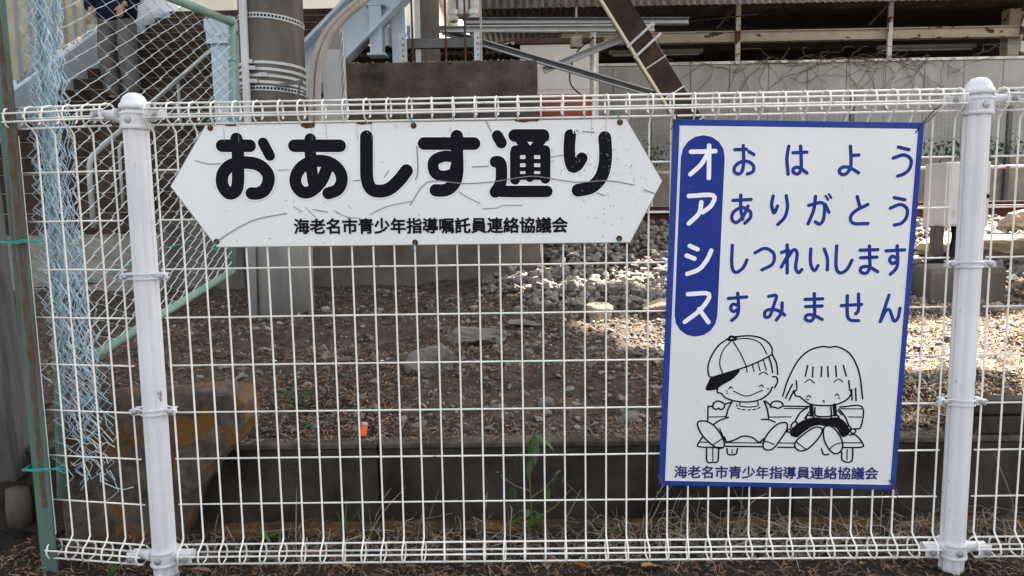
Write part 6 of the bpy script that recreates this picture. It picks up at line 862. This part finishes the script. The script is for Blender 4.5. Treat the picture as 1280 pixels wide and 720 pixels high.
def leaf_me(L,W_,bend=.25):
    V=[];F=[];n=6
    for k_ in range(n+1):
        t_=k_/n; w_=W_*math.sin(math.pi*min(1,t_*.97+.03))**.8*(1-.35*t_); z=-bend*L*t_*t_
        V+=[(t_*L,-w_/2,z+.12*w_),(t_*L,0,z),(t_*L,w_/2,z+.12*w_)]
    for k_ in range(n): b=k_*3; F+=[(b,b+1,b+4,b+3),(b+1,b+2,b+5,b+4)]
    me=bpy.data.meshes.new('leaf'); me.from_pydata(V,[],F); me.shade_smooth(); return me
LM=leaf_me(.075,.024,.35); LS=leaf_me(.03,.016,.2)
def weed(label,x,y,stems,leaves,hf=H0,m=leafg):
    t=thing('leafy_weed',label,'weed',(x,y,float(hf(x,y))))
    for s in stems: MB().tube(s,[.0018]*(len(s)-1)+[.0009],5,False).build('stem',stem_m,t)
    for (p,az,el,sc_,big) in leaves:
        o=link('leaf',LM if big else LS,m,t,p,(rnd.uniform(-.4,.4),-el,az)); o.scale=(sc_,)*3
    return t
main=[(0,0,0),(.004,.0,.08),(.0,.0,.17),(.008,.0,.25),(.012,.0,.30)]
lv=[((.012,0,.30),R(-75),-.9,1.1,1),((.012,0,.30),R(-20),-.3,.95,1),((.008,0,.27),R(200),-.3,.9,1),((.01,0,.29),R(255),-.6,.8,1),((.006,0,.24),R(240),-1.1,.9,1)]
for s in (-1,1):
    for q in range(4): lv.append(((s*.085+rnd.uniform(-.012,.012),0,.19+rnd.uniform(-.02,.012)),rnd.uniform(0,6.28),rnd.uniform(-.8,.6),rnd.uniform(.5,.9),0))
    lv.append(((s*.05,0,.15),R(-90),-1.2,1.0,0)); lv.append(((s*.045,0,.15),R(-60),-1.1,1.2,0))
for q in range(22): lv.append(((rnd.uniform(-.03,.045),rnd.uniform(-.02,.02),rnd.uniform(.02,.10)),rnd.uniform(0,6.28),rnd.uniform(-.6,.4),rnd.uniform(.7,1.3),0))
weed('tall leafy green weed growing at the kerb foot in the middle of the fence',-.062,.16,[main,[(.002,0,.14),(-.04,0,.155),(-.085,0,.19)],[(.002,0,.12),(.045,0,.15),(.085,0,.20)],[(0,0,.05),(.07,-.01,.10),(.115,0,.145)]],lv)
weed('low broad leaved weed right of the left post behind the bottom wires',-.80,.17,[[(0,0,0),(.02,0,.02)]],[((0,0,.015),a,rnd.uniform(-.1,.5),rnd.uniform(.5,.8),1) for a in np.linspace(0,6,9)])
weed('low dark green weed between the leafy weed and greeting sign',.165,.19,[[(0,0,0),(.02,0,.02)]],[((rnd.uniform(-.03,.03),0,.02),a,rnd.uniform(.0,.6),rnd.uniform(.5,.7),1) for a in np.linspace(0,6,10)])
weed('small green weed on the soil above the kerb at left',-.80,.46,[[(0,0,0),(.01,0,.03),(.0,0,.08)]],[((rnd.uniform(-.035,.04),rnd.uniform(-.02,.02),rnd.uniform(.01,.09)),rnd.uniform(0,6.28),rnd.uniform(-.2,.6),rnd.uniform(.6,1.0),0) for q in range(24)],H)
weed('tiny two leaved green seedling on the kerb edge',-.72,.36,[[(0,0,0),(.0,0,.02)]],[((0,0,.02),0,.1,1,0),((0,0,.02),3,.1,1,0),((0,0,.02),4.5,.1,.8,0)],H)
# fallen leaves
def fallen(label,x,y,s,m,rz,tilt=.1,z=None):
    V=[];F=[];n=8
    for k_ in range(n+1):
        t_=k_/n; w_=.42*math.sin(math.pi*(t_*.96+.02))**.7*(1+.25*math.sin(k_*2.1)); 
        V+=[(t_-.5,-w_/2,.10*math.sin(t_*4)+.08),(t_-.5,0,.06*math.sin(t_*4)),(t_-.5,w_/2,.10*math.cos(t_*3)+.05)]
    for k_ in range(n): b=k_*3; F+=[(b,b+1,b+4,b+3),(b+1,b+2,b+5,b+4)]
    me=bpy.data.meshes.new('fallen_leaf'); me.from_pydata(V,[],F); me.shade_smooth()
    o=link('fallen_leaf',me,m,None,(x,y,(float(H0(x,y))+.010) if z is None else z),(tilt,tilt,rz)); o.scale=(s,)*3; tag(o,label,'leaf','fallen leaves under the fence')
fallen('large ochre curled leaf on the dirt under the left edge of the greeting sign',.245,-.005,.062,leafo,.3)
fallen('reddish brown leaf on the dirt right of the leafy weed',.07,.0,.045,leafb,-.2)
fallen('brown oval leaf on the dirt right of two pale sticks',-.36,.0,.042,leafb,.2)
fallen('small yellow leaf below the bottom wires left of the brown oval leaf',-.53,.01,.035,leafo,.3)
fallen('dark red brown leaf just right of the left post foot',-.90,-.005,.045,leafb,.1)
fallen('ragged orange brown leaf behind the bottom wires left of the right post',.90,.03,.045,leafb,.8)
fallen('rusty leaf under the bottom wires near the right post',.78,.0,.028,leafo,.4)
fallen('small brown leaf on the dirt right of the ochre curled leaf',.36,.0,.03,leafb,1.2)
# lighter
t=thing('cigarette_lighter','small orange cigarette lighter standing tilted on the kerb edge','lighter',(-.552,.318,.259),rot=(R(-20),R(6),0)); t.scale=(.82,.82,.78)
MB().box(-.011,.011,-.005,.005,0,.042).build('body',orange,t,bevel=.003); MB().box(-.010,.010,-.0045,.0045,.0425,.054).build('metal_head',steel_light,t,bevel=.002)
# small white rubbish bits
for (x_,y_,s_,lab) in ((-.62,.98,.012,'tiny white paper scrap on the soil left of the pointed rock'),(-.72,1.05,.018,'crumpled white paper scrap on the soil below the concrete pole'),(-1.08,1.1,.014,'tiny white scrap on the soil right of the left post')):
    o=link('paper_scrap',rocks[3].copy(),None,None,(x_,y_,float(H(x_,y_))+.008)); o.data.materials.clear(); o.data.materials.append(outline_w); o.scale=(s_,s_*.6,s_*.4); tag(o,lab,'scrap')
# ---------------- person on the stairs ----------------
def skinned(name,m,parent,verts,edges,radii,root=0,sub=1):
    me=bpy.data.meshes.new(name); me.from_pydata(verts,edges,[]); o=link(name,me,m,parent)
    o.modifiers.new('s','SKIN'); sv=me.skin_vertices[0].data
    for i,r_ in enumerate(radii): sv[i].radius=(r_,r_) if not isinstance(r_,tuple) else r_; sv[i].use_root=(i==root)
    ss=o.modifiers.new('u','SUBSURF'); ss.levels=sub; ss.render_levels=sub
    o.modifiers['s'].use_smooth_shade=True; return o
fz=2.11
PR=thing('person','person in dark jacket and loose grey trousers coming down the stairs','person',(-4.46,6.3,fz))
V=[(0,0,.93),(0,0,1.1),(0,0,1.32),(0,0,1.45),(0,-.01,1.53),(0,-.02,1.62),(0,-.02,1.70),
   (-.10,0,.86),(-.12,-.03,.48),(-.11,.03,.10),(.10,0,.86),(.11,-.05,.50),(.12,-.02,.10),
   (-.19,0,1.40),(-.25,0,1.14),(-.20,-.14,.96),(.19,0,1.40),(.25,0,1.14),(.16,-.16,1.02),
   (-.11,-.08,.04),(-.11,-.16,.03),(.12,-.12,.04),(.12,-.2,.03)]
E=[(0,1),(1,2),(2,3),(3,4),(4,5),(5,6),(0,7),(7,8),(8,9),(0,10),(10,11),(11,12),(2,13),(13,14),(14,15),(2,16),(16,17),(17,18),(9,19),(19,20),(12,21),(21,22)]
Rr=[(.11,.08),(.11,.08),(.14,.09),.07,.055,.085,.075,.085,.06,.04,.085,.06,.04,.06,.045,.032,.06,.045,.032,.035,.03,.035,.03]
skinned('body',skin_m,PR,V,E,Rr,0,2)
skinned('trousers',trouser,PR,[(0,0,.98),(-.10,0,.86),(-.125,-.03,.50),(-.115,.02,.24),(-.11,.02,.09),(.10,0,.86),(.115,-.05,.50),(.125,-.03,.24),(.12,-.03,.09)],[(0,1),(1,2),(2,3),(3,4),(0,5),(5,6),(6,7),(7,8)],[(.165,.125),(.12,.12),.10,.098,.095,(.12,.12),.10,.098,.095],0,2)
skinned('jacket',jacket,PR,[(0,0,.82),(0,0,1.1),(0,0,1.34),(0,0,1.46),(-.20,0,1.40),(-.27,0,1.14),(-.22,-.12,.99),(.20,0,1.40),(.27,0,1.14),(.18,-.14,1.04)],[(0,1),(1,2),(2,3),(2,4),(4,5),(5,6),(2,7),(7,8),(8,9)],[(.25,.20),(.23,.18),(.21,.15),(.09,.08),.085,.075,.06,.085,.075,.06],0,2)
for s,hx,hy,hz in ((-1,-.205,-.15,.94),(1,.155,-.175,1.0)):
    hv=[(hx,hy+.02,hz+.03),(hx,hy-.01,hz-.01)]; he=[(0,1)]; hr_=[.026,.034]
    for q in range(4):
        b=len(hv); fx=(q-1.5)*.018; L_=(.062,.072,.068,.055)[q]; hv+=[(hx+fx,hy-.03,hz-.045),(hx+fx,hy-.045,hz-.045-L_*.5),(hx+fx*.9,hy-.03,hz-.045-L_)]; he+=[(1,b),(b,b+1),(b+1,b+2)]; hr_+=[.010,.009,.008]
    b=len(hv); hv+=[(hx-s*.04,hy-.03,hz-.02),(hx-s*.05,hy-.045,hz-.05)]; he+=[(1,b),(b,b+1)]; hr_+=[.011,.009]
    skinned('hand',skin_m,PR,hv,he,hr_,0,1)
for s,y_ in ((-.11,-.05),(.12,-.09)): skinned('shoe',shoe_m,PR,[(s,y_+.08,.04),(s,y_-.02,.045),(s,y_-.13,.035)],[(0,1),(1,2)],[(.048,.042),(.05,.045),(.045,.032)],0,2)
bm=bmesh.new(); bmesh.ops.create_icosphere(bm,subdivisions=3,radius=.112)
for v in bm.verts:
    if v.co.y<-.02 and v.co.z<.03: v.co.y=-.02+(v.co.y+.02)*.1
    v.co.z*=1.02
me=bpy.data.meshes.new('hair'); bm.to_mesh(me); bm.free(); me.shade_smooth(); link('hair',me,hair_m,PR,(0,.0,1.69))
MB().prism([(-.014,0),(.014,0),(.004,.05),(-.004,.05)],-.02,.0).build('nose',skin_m,PR,(0,-.10,1.60))
for s in (-1,1):
    MB().lathe([(0,-.006),(.011,-.004),(.013,0),(.011,.004),(0,.006)],8).build('eye',black_line,PR,(s*.033,-.10,1.645)); MB().lathe([(0,-.03),(.012,-.02),(.014,0),(.010,.02),(0,.03)],8).build('ear',skin_m,PR,(s*.088,-.01,1.63))
MB().box(-.022,.022,-.006,.0,-.004,.004).build('mouth',redbox_m,PR,(0,-.098,1.575))
